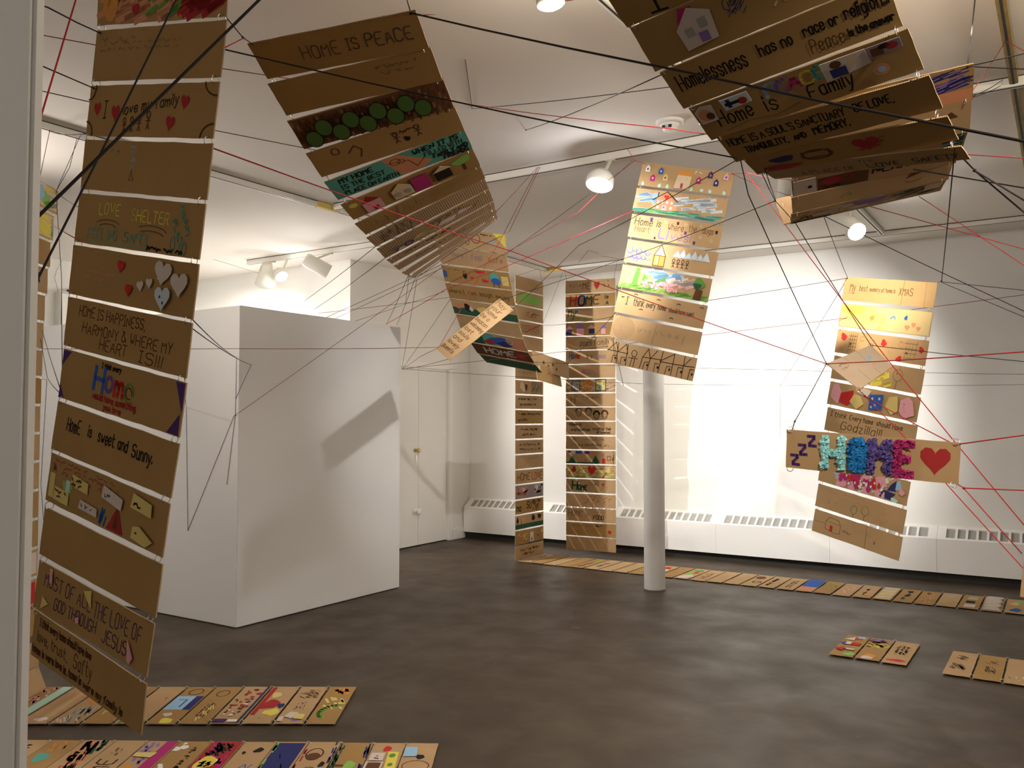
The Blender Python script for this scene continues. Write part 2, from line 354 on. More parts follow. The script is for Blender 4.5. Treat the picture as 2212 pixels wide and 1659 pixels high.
# ---------------------------------------------------------------- drawing on the boards
# board units: u 0..4 along the board, v 0..1 across it (1 unit = 152 mm)
W, H, TH = .61, .1524, .0042
G = {'A':'022842 1434','B':'020828373625052534332202','C':'4738180703123243','D':'02082846442202','E':'48080242 0535','F':'480802 0535','G':'47381807031232434525',
'H':'0208 4248 0545','I':'0828 1812 0222','J':'3833221203','K':'0208 480542','L':'080242','M':'0208254842','N':'02084248','O':'180703123243473818','P':'02083847463505',
'Q':'180703123243473818 2442','R':'02083847463505 2542','S':'473818070615354443321203','T':'0848 2822','U':'080312324348','V':'082248','W':'0812253248','X':'0248 0842','Y':'0825 482522','Z':'08480242',
'a':'36160503122233 3632','b':'0802 0516263533221203','c':'3526160503122233','d':'3832 3526160503122233','e':'04343526160503122233','f':'38281712 0626','g':'36312000 3526160503122233',
'h':'0802 0516263532','i':'0602 0708','j':'161100 1718','k':'0802 360432','l':'0802','m':'0602 05162522 25364542','n':'0602 0516263532','o':'160503122233352616','p':'0600 0516263533221203',
'q':'3630 3526160503122233','r':'0602 05162635','s':'35261605142433221203','t':'18132232 0636','u':'0603122233 3632','v':'061236','w':'0612253246','x':'0236 0632','y':'0613 361000','z':'06360232',
'!':'0804 0203','.':'0203','-':'0525',',':'1201',"'":'0807','&':'42170828270503122244','?':'0718272514 1203'}
C = dict(k=(.022, .016, .014), f=(.21, .13, .07), g=(.13, .085, .05), w=(.78, .74, .68), r=(.52, .03, .03), R=(.36, .03, .03), m=(.42, .03, .16), b=(.03, .11, .42), n=(.03, .035, .14),
 l=(.30, .50, .68), t=(.10, .36, .30), G=(.11, .28, .05), e=(.24, .47, .10), d=(.03, .09, .05), y=(.72, .60, .10), Y=(.66, .52, .18), o=(.62, .26, .06), c=(.58, .25, .13), p=(.08, .03, .16), z=(.11, .05, .09), P=(.25, .16, .42), E=(.60, .46, .24),
 i=(.72, .35, .40), q=(.62, .53, .47), s=(.55, .62, .66), B=(.12, .05, .02), v=(.29, .22, .24), x=(.36, .36, .33), a=(.34, .74, .78), u=(.02, .20, .52), V=(.12, .085, .30), h=(.64, .50, .32), M=(.45, .72, .60), j=(.17, .075, .04), J=(.27, .15, .07), D=(.075, .15, .035))
class Ink:
    def __init__(s): s.v = []; s.f = []; s.c = []; s.z = 0
    def poly(s, pts, col, z=None):
        z = s.z if z is None else z; n = len(s.v)
        s.v += [((x - 2) * H, (y - .5) * H, z) for x, y in pts]; s.f.append(tuple(range(n, n + len(pts)))); s.c.append(col)
    def line(s, pts, w, col):
        for (x0, y0), (x1, y1) in zip(pts, pts[1:]):
            dx, dy = x1 - x0, y1 - y0; L = math.hypot(dx, dy)
            if L < 1e-5: continue
            ux, uy = dx / L * w * .4, dy / L * w * .4; nx, ny = -dy / L * w / 2, dx / L * w / 2
            s.poly([(x0 - ux + nx, y0 - uy + ny), (x0 - ux - nx, y0 - uy - ny), (x1 + ux - nx, y1 + uy - ny), (x1 + ux + nx, y1 + uy + ny)], col)
def smooth(p):
    if len(p) < 3: return p
    q = [p[0]]
    for a, b in zip(p, p[1:]):
        q += [(a[0] * .75 + b[0] * .25, a[1] * .75 + b[1] * .25), (a[0] * .25 + b[0] * .75, a[1] * .25 + b[1] * .75)]
    return q + [p[-1]]
def heart(cx, cy, sx, sy, rot=0, n=18):
    r = []
    for k in range(n):
        t = 2 * PI * k / n; x = 16 * math.sin(t) ** 3 / 17; y = (13 * math.cos(t) - 5 * math.cos(2 * t) - 2 * math.cos(3 * t) - math.cos(4 * t) + 2.5) / 17
        x *= sx; y *= sy; r.append((cx + x * math.cos(rot) - y * math.sin(rot), cy + x * math.sin(rot) + y * math.cos(rot)))
    return r
def ell(cx, cy, rx, ry, n=16, a0=0, a1=2 * PI): return [(cx + rx * math.cos(a0 + (a1 - a0) * k / n), cy + ry * math.sin(a0 + (a1 - a0) * k / n)) for k in range(n + (a1 - a0 < 6.28))]
def width_of(text):
    w = 0
    for ch in text: w += 2.6 if ch == ' ' else max(int(g[i]) for g in G.get(ch, '02').split() for i in range(0, len(g), 2)) + 1.6
    return w
def text(ink, s_, x, y, h, col, wt=.022, rot=0, fit=None, slant=.08, rise=0):
    sc = h / 6; sx = sc
    if fit: sx = fit / max(1, width_of(s_))
    cx = 0; ca, sa = math.cos(rot), math.sin(rot); rn = RND
    for ch in s_:
        if ch == ' ': cx += 2.6; continue
        g = G.get(ch)
        if not g: cx += 3; continue
        mxw = 0; dy = rn.uniform(-.3, .3)
        for st in g.split():
            pts = []
            for i in range(0, len(st), 2):
                a, b = int(st[i]), int(st[i + 1]) - 2; mxw = max(mxw, a)
                px = (cx + a + b * slant + rn.uniform(-.16, .16)) * sx; py = (b + dy + rn.uniform(-.16, .16)) * sc + rise * (cx + a) * sx
                pts.append((x + px * ca - py * sa, y + px * sa + py * ca))
            ink.line(smooth(pts), wt, col)
        cx += mxw + 1.6
def scrib(ink, x0, y0, x1, y1, n, col, w=.014):
    rn = RND
    for k in range(n):
        y = y1 + (y0 - y1) * (k + .5) / n; hh = abs(y1 - y0) / n * .33; x = x0; pts = []
        while x < x1 - rn.uniform(0, .3):
            if rn.random() < .14:
                if len(pts) > 1: ink.line(pts, w, col)
                pts = []; x += .07
            pts.append((x, y + rn.uniform(-hh, hh))); x += rn.uniform(.02, .05)
        if len(pts) > 1: ink.line(pts, w, col)
def clampv(p): return [(min(3.985, max(.015, x)), min(.985, max(.015, y))) for x, y in p]
def draw(ops):
    """ops -> (ink mesh, [(name, outline, colour)] for glued-on paper)"""
    ink = Ink(); papers = []; z = TH / 2 + .0004
    for op in ops:
        z += .00012; ink.z = z; t = op[0]
        if t == 'T': 
            kw = op[6] if len(op) > 6 else {}
            text(ink, op[1], op[2], op[3], op[4], C[op[5]], **kw)
        elif t == 'H': ink.poly(heart(op[2], op[3], op[4], op[5], op[6] if len(op) > 6 else 0), C[op[1]])
        elif t == 'P': ink.poly(op[2], C[op[1]])
        elif t == 'R': ink.poly([(op[2], op[3]), (op[4], op[3]), (op[4], op[5]), (op[2], op[5])], C[op[1]])
        elif t == 'C': ink.poly(ell(*op[2:6]), C[op[1]])
        elif t == 'O':
            e = ell(*op[2:6]); ink.line(e + e[:1], op[6], C[op[1]])
        elif t == 'A': ink.line(ell(op[2], op[3], op[4], op[5], 10, op[7], op[8]), op[6], C[op[1]])
        elif t == 'L': ink.line(op[3], op[2], C[op[1]])
        elif t == 'S': scrib(ink, *op[2:7], C[op[1]], *(op[7:8]))
        elif t == 'F':                                           # stick figure
            x, y, s = op[2:5]; w = .022; c = C[op[1]]; e = ell(x, y + s * .8, s * .16, s * .2, 10); ink.line(e + e[:1], w, c)
            ink.line([(x, y + s * .6), (x, y + s * .25), (x - s * .14, y)], w, c); ink.line([(x, y + s * .25), (x + s * .14, y)], w, c); ink.line([(x - s * .2, y + s * .45), (x + s * .2, y + s * .48)], w, c)
        elif t == 'D':                                           # house: wall, roof, x, y, w, h
            x, y, w, h = op[3:7]; ink.poly([(x, y), (x + w, y), (x + w, y + h * .62), (x, y + h * .62)], C[op[1]])
            ink.poly([(x - w * .1, y + h * .62), (x + w * 1.1, y + h * .62), (x + w / 2, y + h)], C[op[2]])
        elif t == 'Z':                                           # loose colouring: col, x0,y0,x1,y1,n,w,angle
            c, x0, y0, x1, y1, n, w, tl = op[1:9]
            for k in range(n):
                x = RND.uniform(x0, x1); y = RND.uniform(y0, y1); L = RND.uniform(.4, 1)
                ink.line(clampv([(x - tl[0] * L, y - tl[1] * L), (x + tl[0] * L, y + tl[1] * L)]), w, C[c])
        elif t == 'B':                                           # blob: col,x,y,rx,ry
            c, x, y, rx, ry = op[1:6]; k0 = RND.uniform(0, 6)
            ink.poly(clampv([(x + rx * math.cos(a) * (1 + .22 * math.sin(3 * a + k0)), y + ry * math.sin(a) * (1 + .22 * math.cos(2 * a + k0))) for a in [2 * PI * i / 16 for i in range(16)]]), C[c])
        elif t[0] == '+':                                        # glued-on paper: +name, col, outline, [ops on it]
            papers.append((t[1:], op[2], op[1], op[3] if len(op) > 3 else None))
    return ink, papers
def ink_mesh(ink, name):
    me = bpy.data.meshes.new(name); me.from_pydata(ink.v, [], ink.f)
    at = me.color_attributes.new('Col', 'FLOAT_COLOR', 'CORNER'); i = 0; buf = []
    for f, c in zip(ink.f, ink.c): buf += [*c, 1.0] * len(f)
    at.data.foreach_set('color', buf); me.materials.append(ink_m); return me
def pap_mat(c): return mat('paper_' + c, C[c], .85, spec=.15)

# ---------------------------------------------------------------- cardboard boards
def board_mesh(seed, w=W, h=H, fmat=None):
    rn = random.Random(seed); bm = bmesh.new(); pts = []; nx, ny = 14, 4; j = .0011
    for k in range(nx): pts.append((-w / 2 + w * k / nx, -h / 2 + rn.uniform(-j, j)))
    for k in range(ny): pts.append((w / 2 + rn.uniform(-j, j), -h / 2 + h * k / ny))
    for k in range(nx): pts.append((w / 2 - w * k / nx, h / 2 + rn.uniform(-j, j)))
    for k in range(ny): pts.append((-w / 2 + rn.uniform(-j, j), h / 2 - h * k / ny))
    a = [bm.verts.new((x, y, TH / 2)) for x, y in pts]; b = [bm.verts.new((x, y, -TH / 2)) for x, y in pts]
    bm.faces.new(a); bm.faces.new(b[::-1]); n = len(a)
    for k in range(n):
        f = bm.faces.new((b[k], b[(k + 1) % n], a[(k + 1) % n], a[k])); f.material_index = 1
    return mesh('cardboard_panel', bm, [fmat or card_m, edge_m])
BM = {m.name: [board_mesh(s, fmat=m) for s in range(5)] for m in (card_m, card2_m, flute_m)}
bm = bmesh.new(); R0, R1 = .0125, .0016
for i in range(14):
    for k in range(4):
        t, p = 2 * PI * i / 14, 2 * PI * k / 4; bm.verts.new(((R0 + R1 * math.cos(p)) * math.cos(t), (R0 + R1 * math.cos(p)) * math.sin(t), R1 * math.sin(p)))
bm.verts.ensure_lookup_table()
for i in range(14):
    for k in range(4): bm.faces.new([bm.verts[j] for j in (i * 4 + k, (i + 1) % 14 * 4 + k, (i + 1) % 14 * 4 + (k + 1) % 4, i * 4 + (k + 1) % 4)])
RING = mesh('binder_ring', bm, steel_m, True)
def paper_obj(parent, name, outline, col, zz, deco):
    bm = bmesh.new(); t = .0011; rn = RND
    a = [bm.verts.new(((x - 2) * H, (y - .5) * H, zz + t + rn.uniform(0, .0012))) for x, y in outline]; b = [bm.verts.new((v.co.x, v.co.y, zz)) for v in a]
    bm.faces.new(a); n = len(a)
    for k in range(n): bm.faces.new((b[k], b[(k + 1) % n], a[(k + 1) % n], a[k]))
    if bm.faces[0:1] and sum((outline[i][0] * outline[(i + 1) % n][1] - outline[(i + 1) % n][0] * outline[i][1]) for i in range(n)) < 0:
        bmesh.ops.reverse_faces(bm, faces=bm.faces[:])
    return link(name, mesh(name, bm, pap_mat(col)), parent)
def banner(name, label, poses, art={}, mats={}, group='hanging banners of cardboard panels', rings=True, ring_n=14, cat='banner', default=None):
    """poses: list of (centre, u, v) for the boards from the top down"""
    root = empty(name, poses[0][0], label, cat, group); P0 = Vector(poses[0][0]); prev = None
    for i, (c, u, v) in enumerate(poses):
        c, u, v = Vector(c), Vector(u).normalized(), Vector(v); v = (v - u * v.dot(u)).normalized(); n = u.cross(v)
        M = Matrix(((u.x, v.x, n.x, c.x - P0.x), (u.y, v.y, n.y, c.y - P0.y), (u.z, v.z, n.z, c.z - P0.z), (0, 0, 0, 1)))
        m = mats.get(i, default or (card_m if RND.random() < .7 else card2_m))
        b = link('cardboard_panel', BM[m.name][RND.randrange(5)], root); b.matrix_local = M
        ops = art.get(i)
        if ops:
            lab = None
            if isinstance(ops[0], str): lab, ops = ops[0], ops[1:]
            if lab: b['label'] = lab
            ink, papers = draw(ops)
            nm0 = 'marker_lettering' if any(q[0] == 'T' for q in ops) else 'drawn_print'
            if ink.f: link(nm0, ink_mesh(ink, nm0), b)
            zz = TH / 2 + .0015
            for nm, outl, cl, deco in papers:
                zz += .0013; po = paper_obj(b, nm, outl, cl, zz, deco)
                if deco:
                    k2 = Ink(); k2.z = zz + .0028
                    for d in deco:
                        if d[0] == 'S': scrib(k2, *d[2:7], C[d[1]], *(d[7:8]))
                        elif d[0] == 'T': text(k2, d[1], d[2], d[3], d[4], C[d[5]], **(d[6] if len(d) > 6 else {}))
                        elif d[0] == 'C': k2.poly(ell(*d[2:6]), C[d[1]])
                        elif d[0] == 'P': k2.poly(d[2], C[d[1]])
                        elif d[0] == 'H': k2.poly(heart(*d[2:6]), C[d[1]])
                        elif d[0] == 'R': k2.poly([(d[2], d[3]), (d[4], d[3]), (d[4], d[5]), (d[2], d[5])], C[d[1]])
                    link('drawn_print', ink_mesh(k2, 'drawn_print'), b)
        if rings and prev is not None:
            pc, pu, pv = prev
            for s in (-1, 1):
                mid = ((pc + pu * s * (W / 2 - .022) - pv * H / 2) + (c + u * s * (W / 2 - .022) + v * H / 2)) / 2
                x = ((pv + v) / 2).normalized(); z = u; y = z.cross(x).normalized()
                r = link('binder_ring', RING, root)
                r.matrix_local = Matrix(((x.x, y.x, z.x, mid.x - P0.x), (x.y, y.y, z.y, mid.y - P0.y), (x.z, y.z, z.z, mid.z - P0.z), (0, 0, 0, 1))) @ Matrix.Rotation(RND.uniform(-.3, .3), 4, 'X')
        prev = (c, u, v)
    return root
POSES = {}
POSES['A'] = [((-2.1795,1.4995,2.8117),(0.9798,0.012,-0.1995),(0.1995,-0.112,0.9735)),((-2.2035,1.506,2.6464),(0.9816,0.0111,-0.1905),(0.1908,-0.0341,0.981)),((-2.2295,1.5059,2.48),(0.9822,0.0095,-0.1874),(0.1876,-0.0254,0.9819)),((-2.2525,1.5054,2.3153),(0.9815,0.0111,-0.1911),(0.1914,-0.0348,0.9809)),((-2.2758,1.5026,2.1517),(0.9818,0.0088,-0.1899),(0.1901,-0.0198,0.9816)),((-2.297,1.4999,1.9889),(0.9807,0.011,-0.1953),(0.1955,-0.0346,0.9801)),((-2.3167,1.4977,1.8283),(0.9806,0.0071,-0.1957),(0.1958,-0.0353,0.98)),((-2.336,1.4959,1.6666),(0.9802,0.0043,-0.198),(0.1981,-0.0156,0.9801)),((-2.36,1.4921,1.502),(0.9786,0.0043,-0.2057),(0.2057,0.0095,0.9786)),((-2.3822,1.4859,1.3402),(0.9777,-0.0041,-0.2098),(0.2097,-0.0083,0.9777)),((-2.4108,1.4862,1.1711),(0.9786,-0.0026,-0.2059),(0.2058,-0.0201,0.9784)),((-2.4446,1.4885,1.0042),(0.9795,-0.0095,-0.201),(0.201,0.0003,0.9796)),((-2.4793,1.4974,0.8399),(0.9755,-0.0154,-0.2193),(0.2182,-0.0544,0.9744))]
POSES['B'] = [((-2.0937,2.1389,2.8748),(0.9289,0.3574,0.0967),(0.2742,-0.8395,0.4691)),((-2.1394,2.2742,2.8025),(0.9087,0.3888,0.1523),(0.292,-0.8525,0.4336)),((-2.1868,2.4111,2.7345),(0.8846,0.4118,0.2189),(0.2974,-0.8596,0.4156)),((-2.2341,2.5484,2.6753),(0.8662,0.417,0.2754),(0.3169,-0.8845,0.3425)),((-2.2911,2.6965,2.6289),(0.8517,0.4125,0.3231),(0.3569,-0.9082,0.2185)),((-2.3561,2.8531,2.5931),(0.8366,0.4081,0.3655),(0.3648,-0.9127,0.1839)),((-2.4255,3.0061,2.5677),(0.8157,0.411,0.4071),(0.4108,-0.907,0.0926)),((-2.5017,3.1568,2.5527),(0.7942,0.4169,0.4421),(0.4378,-0.8971,0.0593)),((-2.5803,3.3139,2.5374),(0.7809,0.4222,0.4604),(0.4279,-0.8985,0.0981)),((-2.6697,3.4769,2.5342),(0.7739,0.4241,0.4703),(0.511,-0.8568,-0.0683)),((-2.7712,3.6466,2.5444),(0.7695,0.41,0.4897),(0.4936,-0.8683,-0.0486)),((-2.8737,3.8215,2.557),(0.7715,0.3677,0.5192),(0.4811,-0.8712,-0.0979)),((-2.9664,3.9847,2.5795),(0.7773,0.3195,0.5419),(0.4703,-0.8673,-0.1632))]
POSES['C'] = [((-3.8159,5.3361,2.9616),(0.9716,0.1306,-0.1975),(0.2365,-0.4973,0.8347)),((-3.8567,5.4249,2.8319),(0.9728,0.129,-0.1925),(0.2312,-0.597,0.7682)),((-3.8974,5.526,2.7053),(0.9759,0.1256,-0.1786),(0.2178,-0.6189,0.7547)),((-3.9364,5.6358,2.5853),(0.9775,0.1228,-0.1713),(0.2078,-0.6975,0.6858)),((-3.9745,5.7506,2.4706),(0.9774,0.1113,-0.1797),(0.2064,-0.6851,0.6985)),((-4.0069,5.866,2.3566),(0.9784,0.0767,-0.1917),(0.1885,-0.7107,0.6778)),((-4.0291,5.9872,2.2496),(0.9812,0.0219,-0.192),(0.1388,-0.7709,0.6217)),((-4.0429,6.118,2.1537),(0.9823,-0.0252,-0.1858),(0.0819,-0.834,0.5457)),((-4.0527,6.258,2.0731),(0.9811,-0.0431,-0.1887),(0.0466,-0.8936,0.4464)),((-3.8524,6.5797,1.9774),(-0.1685,0.9837,-0.0634),(-0.1803,0.0325,0.9831)),((-3.8778,6.6599,2.0711),(0.0433,0.9909,-0.1273),(-0.091,0.1309,0.9872))]
POSES['D'] = [((-0.6855,2.0232,2.7145),(0.9909,-0.0284,0.1316),(-0.0747,-0.929,0.3624)),((-0.6658,2.1598,2.6478),(0.9897,-0.0412,0.1369),(-0.1065,-0.8515,0.5134)),((-0.6395,2.298,2.5742),(0.9886,-0.0621,0.1369),(-0.1159,-0.895,0.4308)),((-0.6109,2.4433,2.5087),(0.9899,-0.0831,0.1144),(-0.1221,-0.9108,0.3943)),((-0.5829,2.5923,2.4531),(0.9936,-0.094,0.0621),(-0.1085,-0.9464,0.3041)),((-0.5586,2.7445,2.4151),(0.996,-0.0883,-0.0101),(-0.0852,-0.9807,0.1761)),((-0.5405,2.8972,2.4009),(0.9949,-0.0741,-0.0689),(-0.0741,-0.9972,0.0025))]
POSES['E'] = [((-0.5387,3.1798,2.6843),(0.9788,0.1772,0.1026),(0.1036,-0.8608,0.4983)),((-0.5593,3.3062,2.614),(0.9777,0.1872,0.0952),(0.124,-0.8804,0.4578)),((-0.587,3.4389,2.5741),(0.9727,0.2087,0.1018),(0.1996,-0.9755,0.0928)),((-0.6208,3.5773,2.5536),(0.9614,0.2388,0.1367),(0.2119,-0.9595,0.1859)),((-0.6578,3.7099,2.5229),(0.9511,0.2606,0.1658),(0.2186,-0.9471,0.2348)),((-0.6979,3.8441,2.5011),(0.9482,0.2698,0.1679),(0.263,-0.9628,0.0618)),((-0.7663,3.9536,2.5293),(0.9482,0.2698,0.1679),(-0.3178,0.8045,0.5017)),((-0.8064,4.0558,2.589),(0.9482,0.2698,0.1679),(-0.3178,0.8045,0.5017)),((-0.847,4.1574,2.6528),(0.9482,0.2698,0.1679),(-0.3178,0.8045,0.5017))]
POSES['F'] = [((-2.0376,5.2266,3.1328),(0.963,0.1431,-0.2282),(0.2247,0.0402,0.9736)),((-2.0811,5.2284,2.9709),(0.9642,0.1419,-0.2238),(0.2248,0.0091,0.9744)),((-2.1176,5.232,2.8045),(0.9649,0.1397,-0.2222),(0.2251,-0.0054,0.9743)),((-2.151,5.2378,2.6384),(0.9641,0.1396,-0.2258),(0.2307,-0.0202,0.9728)),((-2.1953,5.2455,2.4752),(0.9628,0.1375,-0.2326),(0.2398,-0.0385,0.9701)),((-2.2312,5.2548,2.309),(0.9617,0.1371,-0.2374),(0.2455,-0.0455,0.9683)),((-2.2708,5.2619,2.1428),(0.9613,0.1378,-0.2385),(0.246,-0.0399,0.9684)),((-2.3085,5.2687,1.9769),(0.9611,0.138,-0.2392),(0.2457,-0.0318,0.9688))]
POSES['G'] = [((-0.9293,5.7868,2.3826),(0.924,-0.332,-0.1896),(0.1703,-0.0865,0.9816)),((-0.9565,5.801,2.2123),(0.9245,-0.3296,-0.1917),(0.1737,-0.0837,0.9812)),((-0.9845,5.8135,2.0406),(0.9253,-0.3239,-0.1974),(0.1816,-0.0787,0.9802)),((-1.0133,5.8245,1.8698),(0.9259,-0.3194,-0.2015),(0.1896,-0.0681,0.9795)),((-1.0411,5.8337,1.7004),(0.9274,-0.3146,-0.2025),(0.1901,-0.0698,0.9793)),((-1.063,5.845,1.5303),(0.9299,-0.3098,-0.1981),(0.1822,-0.08,0.98)),((-1.0874,5.8563,1.3592),(0.9298,-0.3088,-0.2003),(0.1854,-0.077,0.9796)),((-1.112,5.8665,1.1882),(0.9292,-0.3081,-0.2041),(0.1878,-0.082,0.9788)),((-1.1379,5.8784,1.0166),(0.9277,-0.3087,-0.2098),(0.1896,-0.0945,0.9773)),((-1.1654,5.8922,0.8477),(0.9273,-0.309,-0.2111),(0.1858,-0.1094,0.9765))]
POSES['L'] = [((-4.6086,8.8185,3.1269),(0.9927,0.1195,-0.0171),(0.015,0.0181,0.9997)),((-4.6157,8.8319,2.9675),(0.9927,0.1194,-0.0189),(0.0191,-0.0005,0.9998)),((-4.6152,8.8303,2.7986),(0.9926,0.12,-0.019),(0.0205,-0.011,0.9997)),((-4.6214,8.8419,2.6327),(0.9925,0.1208,-0.0181),(0.0198,-0.0131,0.9997)),((-4.6295,8.8571,2.4715),(0.9924,0.1217,-0.0167),(0.018,-0.0095,0.9998)),((-4.637,8.8712,2.3095),(0.9923,0.1228,-0.0147),(0.0153,-0.0041,0.9999)),((-4.6424,8.8814,2.144),(0.9922,0.1245,-0.0118),(0.0116,0.0023,0.9999)),((-4.6473,8.8903,1.9781),(0.992,0.1262,-0.0085),(0.0074,0.0088,0.9999)),((-4.6512,8.8976,1.8117),(0.9918,0.1277,-0.0054),(0.0036,0.0146,0.9999)),((-4.6567,8.9077,1.6494),(0.9917,0.1287,-0.0031),(0.0006,0.0189,0.9998)),((-4.6594,8.9127,1.4824),(0.9916,0.1292,-0.0025),(-0.0002,0.0208,0.9998)),((-4.6554,8.9045,1.3142),(0.9916,0.1294,-0.0026),(-0.0002,0.0213,0.9998)),((-4.6584,8.91,1.1476),(0.9916,0.1294,-0.0029),(0.0003,0.0207,0.9998)),((-4.6618,8.9162,0.9814),(0.9916,0.1294,-0.0033),(0.0009,0.0188,0.9998)),((-4.6642,8.9204,0.8136),(0.9917,0.1286,-0.0053),(0.0033,0.0157,0.9999)),((-4.6609,8.9136,0.6453),(0.9916,0.1292,-0.0078),(0.0066,0.01,0.9999)),((-4.6643,8.9199,0.4777),(0.9916,0.129,-0.0087),(0.0086,0.0016,1.0)),((-4.6673,8.9253,0.3091),(0.9916,0.1293,-0.0084),(0.0097,-0.0094,0.9999)),((-4.6731,8.9361,0.1424),(0.9916,0.1294,-0.0085),(0.0117,-0.0241,0.9996))]
POSES['H'] = [((-0.6333,3.4709,1.4449),(0.9966,0.0386,-0.0728),(0.0777,-0.1483,0.9859))]
POSES['J'] = [((-3.5532,5.0275,2.2315),(0.4709,0.6285,0.619),(-0.7997,0.0082,0.6))]
POSES['K'] = [((-5.2,8.44,3.1369),(0.0,1.0,0.0),(0.0,0.0,1.0)),((-5.2,8.44,2.9677),(0.0,1.0,0.0),(0.0,0.0,1.0)),((-5.2,8.44,2.7985),(0.0,1.0,0.0),(0.0,0.0,1.0)),((-5.2,8.44,2.6292),(0.0,1.0,0.0),(0.0,0.0,1.0)),((-5.2,8.44,2.46),(0.0,1.0,0.0),(0.0,0.0,1.0)),((-5.2,8.44,2.2907),(0.0,1.0,0.0),(0.0,0.0,1.0)),((-5.2,8.44,2.1215),(0.0,1.0,0.0),(0.0,0.0,1.0)),((-5.2,8.44,1.9523),(0.0,1.0,0.0),(0.0,0.0,1.0)),((-5.2,8.44,1.783),(0.0,1.0,0.0),(0.0,0.0,1.0)),((-5.2,8.44,1.6138),(0.0,1.0,0.0),(0.0,0.0,1.0)),((-5.2,8.44,1.4445),(0.0,1.0,0.0),(0.0,0.0,1.0)),((-5.2,8.44,1.2753),(0.0,1.0,0.0),(0.0,0.0,1.0)),((-5.2,8.44,1.1061),(0.0,1.0,0.0),(0.0,0.0,1.0)),((-5.2,8.44,0.9368),(0.0,1.0,0.0),(0.0,0.0,1.0)),((-5.2,8.44,0.7676),(0.0,1.0,0.0),(0.0,0.0,1.0)),((-5.2,8.44,0.5983),(0.0,1.0,0.0),(0.0,0.0,1.0)),((-5.2,8.44,0.4291),(0.0,1.0,0.0),(0.0,0.0,1.0)),((-5.2,8.44,0.2599),(0.0,1.0,0.0),(0.0,0.0,1.0)),((-5.2,8.44,0.0906),(0.0,1.0,0.0),(0.0,0.0,1.0)),((-5.1,8.4517,0.0099),(-0.0143,0.9999,0.0),(-0.9999,-0.0143,0.0)),((-4.932,8.4501,0.0117),(-0.0078,1.0,0.0),(-1.0,-0.0078,0.0)),((-4.764,8.4486,0.0092),(0.0022,1.0,0.0),(-1.0,0.0022,0.0)),((-4.596,8.4498,0.0104),(0.0037,1.0,0.0),(-1.0,0.0037,0.0)),((-4.428,8.4535,0.011),(0.0105,0.9999,0.0),(-0.9999,0.0105,0.0)),((-4.26,8.4503,0.0107),(0.0028,1.0,0.0),(-1.0,0.0028,0.0)),((-4.092,8.4438,0.0099),(0.0044,1.0,0.0),(-1.0,0.0044,0.0)),((-3.924,8.4573,0.0095),(0.0045,1.0,0.0),(-1.0,0.0045,0.0)),((-3.756,8.4509,0.0099),(-0.0119,0.9999,0.0),(-0.9999,-0.0119,0.0)),((-3.588,8.4447,0.0118),(0.0043,1.0,0.0),(-1.0,0.0043,0.0)),((-3.42,8.4491,0.011),(0.0062,1.0,0.0),(-1.0,0.0062,0.0)),((-3.252,8.4534,0.0097),(0.0162,0.9999,0.0),(-0.9999,0.0162,0.0)),((-3.084,8.4403,0.0098),(0.0064,1.0,0.0),(-1.0,0.0064,0.0)),((-2.916,8.4427,0.0116),(0.0029,1.0,0.0),(-1.0,0.0029,0.0)),((-2.748,8.4526,0.0098),(0.013,0.9999,0.0),(-0.9999,0.013,0.0)),((-2.58,8.4491,0.0096),(0.0114,0.9999,0.0),(-0.9999,0.0114,0.0)),((-2.412,8.4501,0.0105),(0.007,1.0,0.0),(-1.0,0.007,0.0)),((-2.244,8.4463,0.0112),(-0.0111,0.9999,0.0),(-0.9999,-0.0111,0.0)),((-2.076,8.4545,0.0101),(-0.0089,1.0,0.0),(-1.0,-0.0089,0.0)),((-1.908,8.4551,0.0107),(0.0097,1.0,0.0),(-1.0,0.0097,0.0)),((-1.74,8.4423,0.0092),(0.0048,1.0,0.0),(-1.0,0.0048,0.0)),((-1.572,8.4458,0.011),(-0.006,1.0,0.0),(-1.0,-0.006,0.0)),((-1.404,8.4571,0.0108),(0.0016,1.0,0.0),(-1.0,0.0016,0.0)),((-1.236,8.4485,0.0093),(0.0035,1.0,0.0),(-1.0,0.0035,0.0)),((-1.068,8.4457,0.0096),(-0.0012,1.0,0.0),(-1.0,-0.0012,0.0)),((-0.9,8.4512,0.0106),(-0.001,1.0,0.0),(-1.0,-0.001,0.0)),((-0.732,8.4536,0.0118),(0.0082,1.0,0.0),(-1.0,0.0082,0.0)),((-0.564,8.453,0.0104),(-0.004,1.0,0.0),(-1.0,-0.004,0.0)),((-0.396,8.4527,0.011),(-0.0039,1.0,0.0),(-1.0,-0.0039,0.0)),((-0.228,8.4528,0.0101),(-0.0018,1.0,0.0),(-1.0,-0.0018,0.0)),((-0.06,8.451,0.0096),(0.011,0.9999,0.0),(-0.9999,0.011,0.0))]
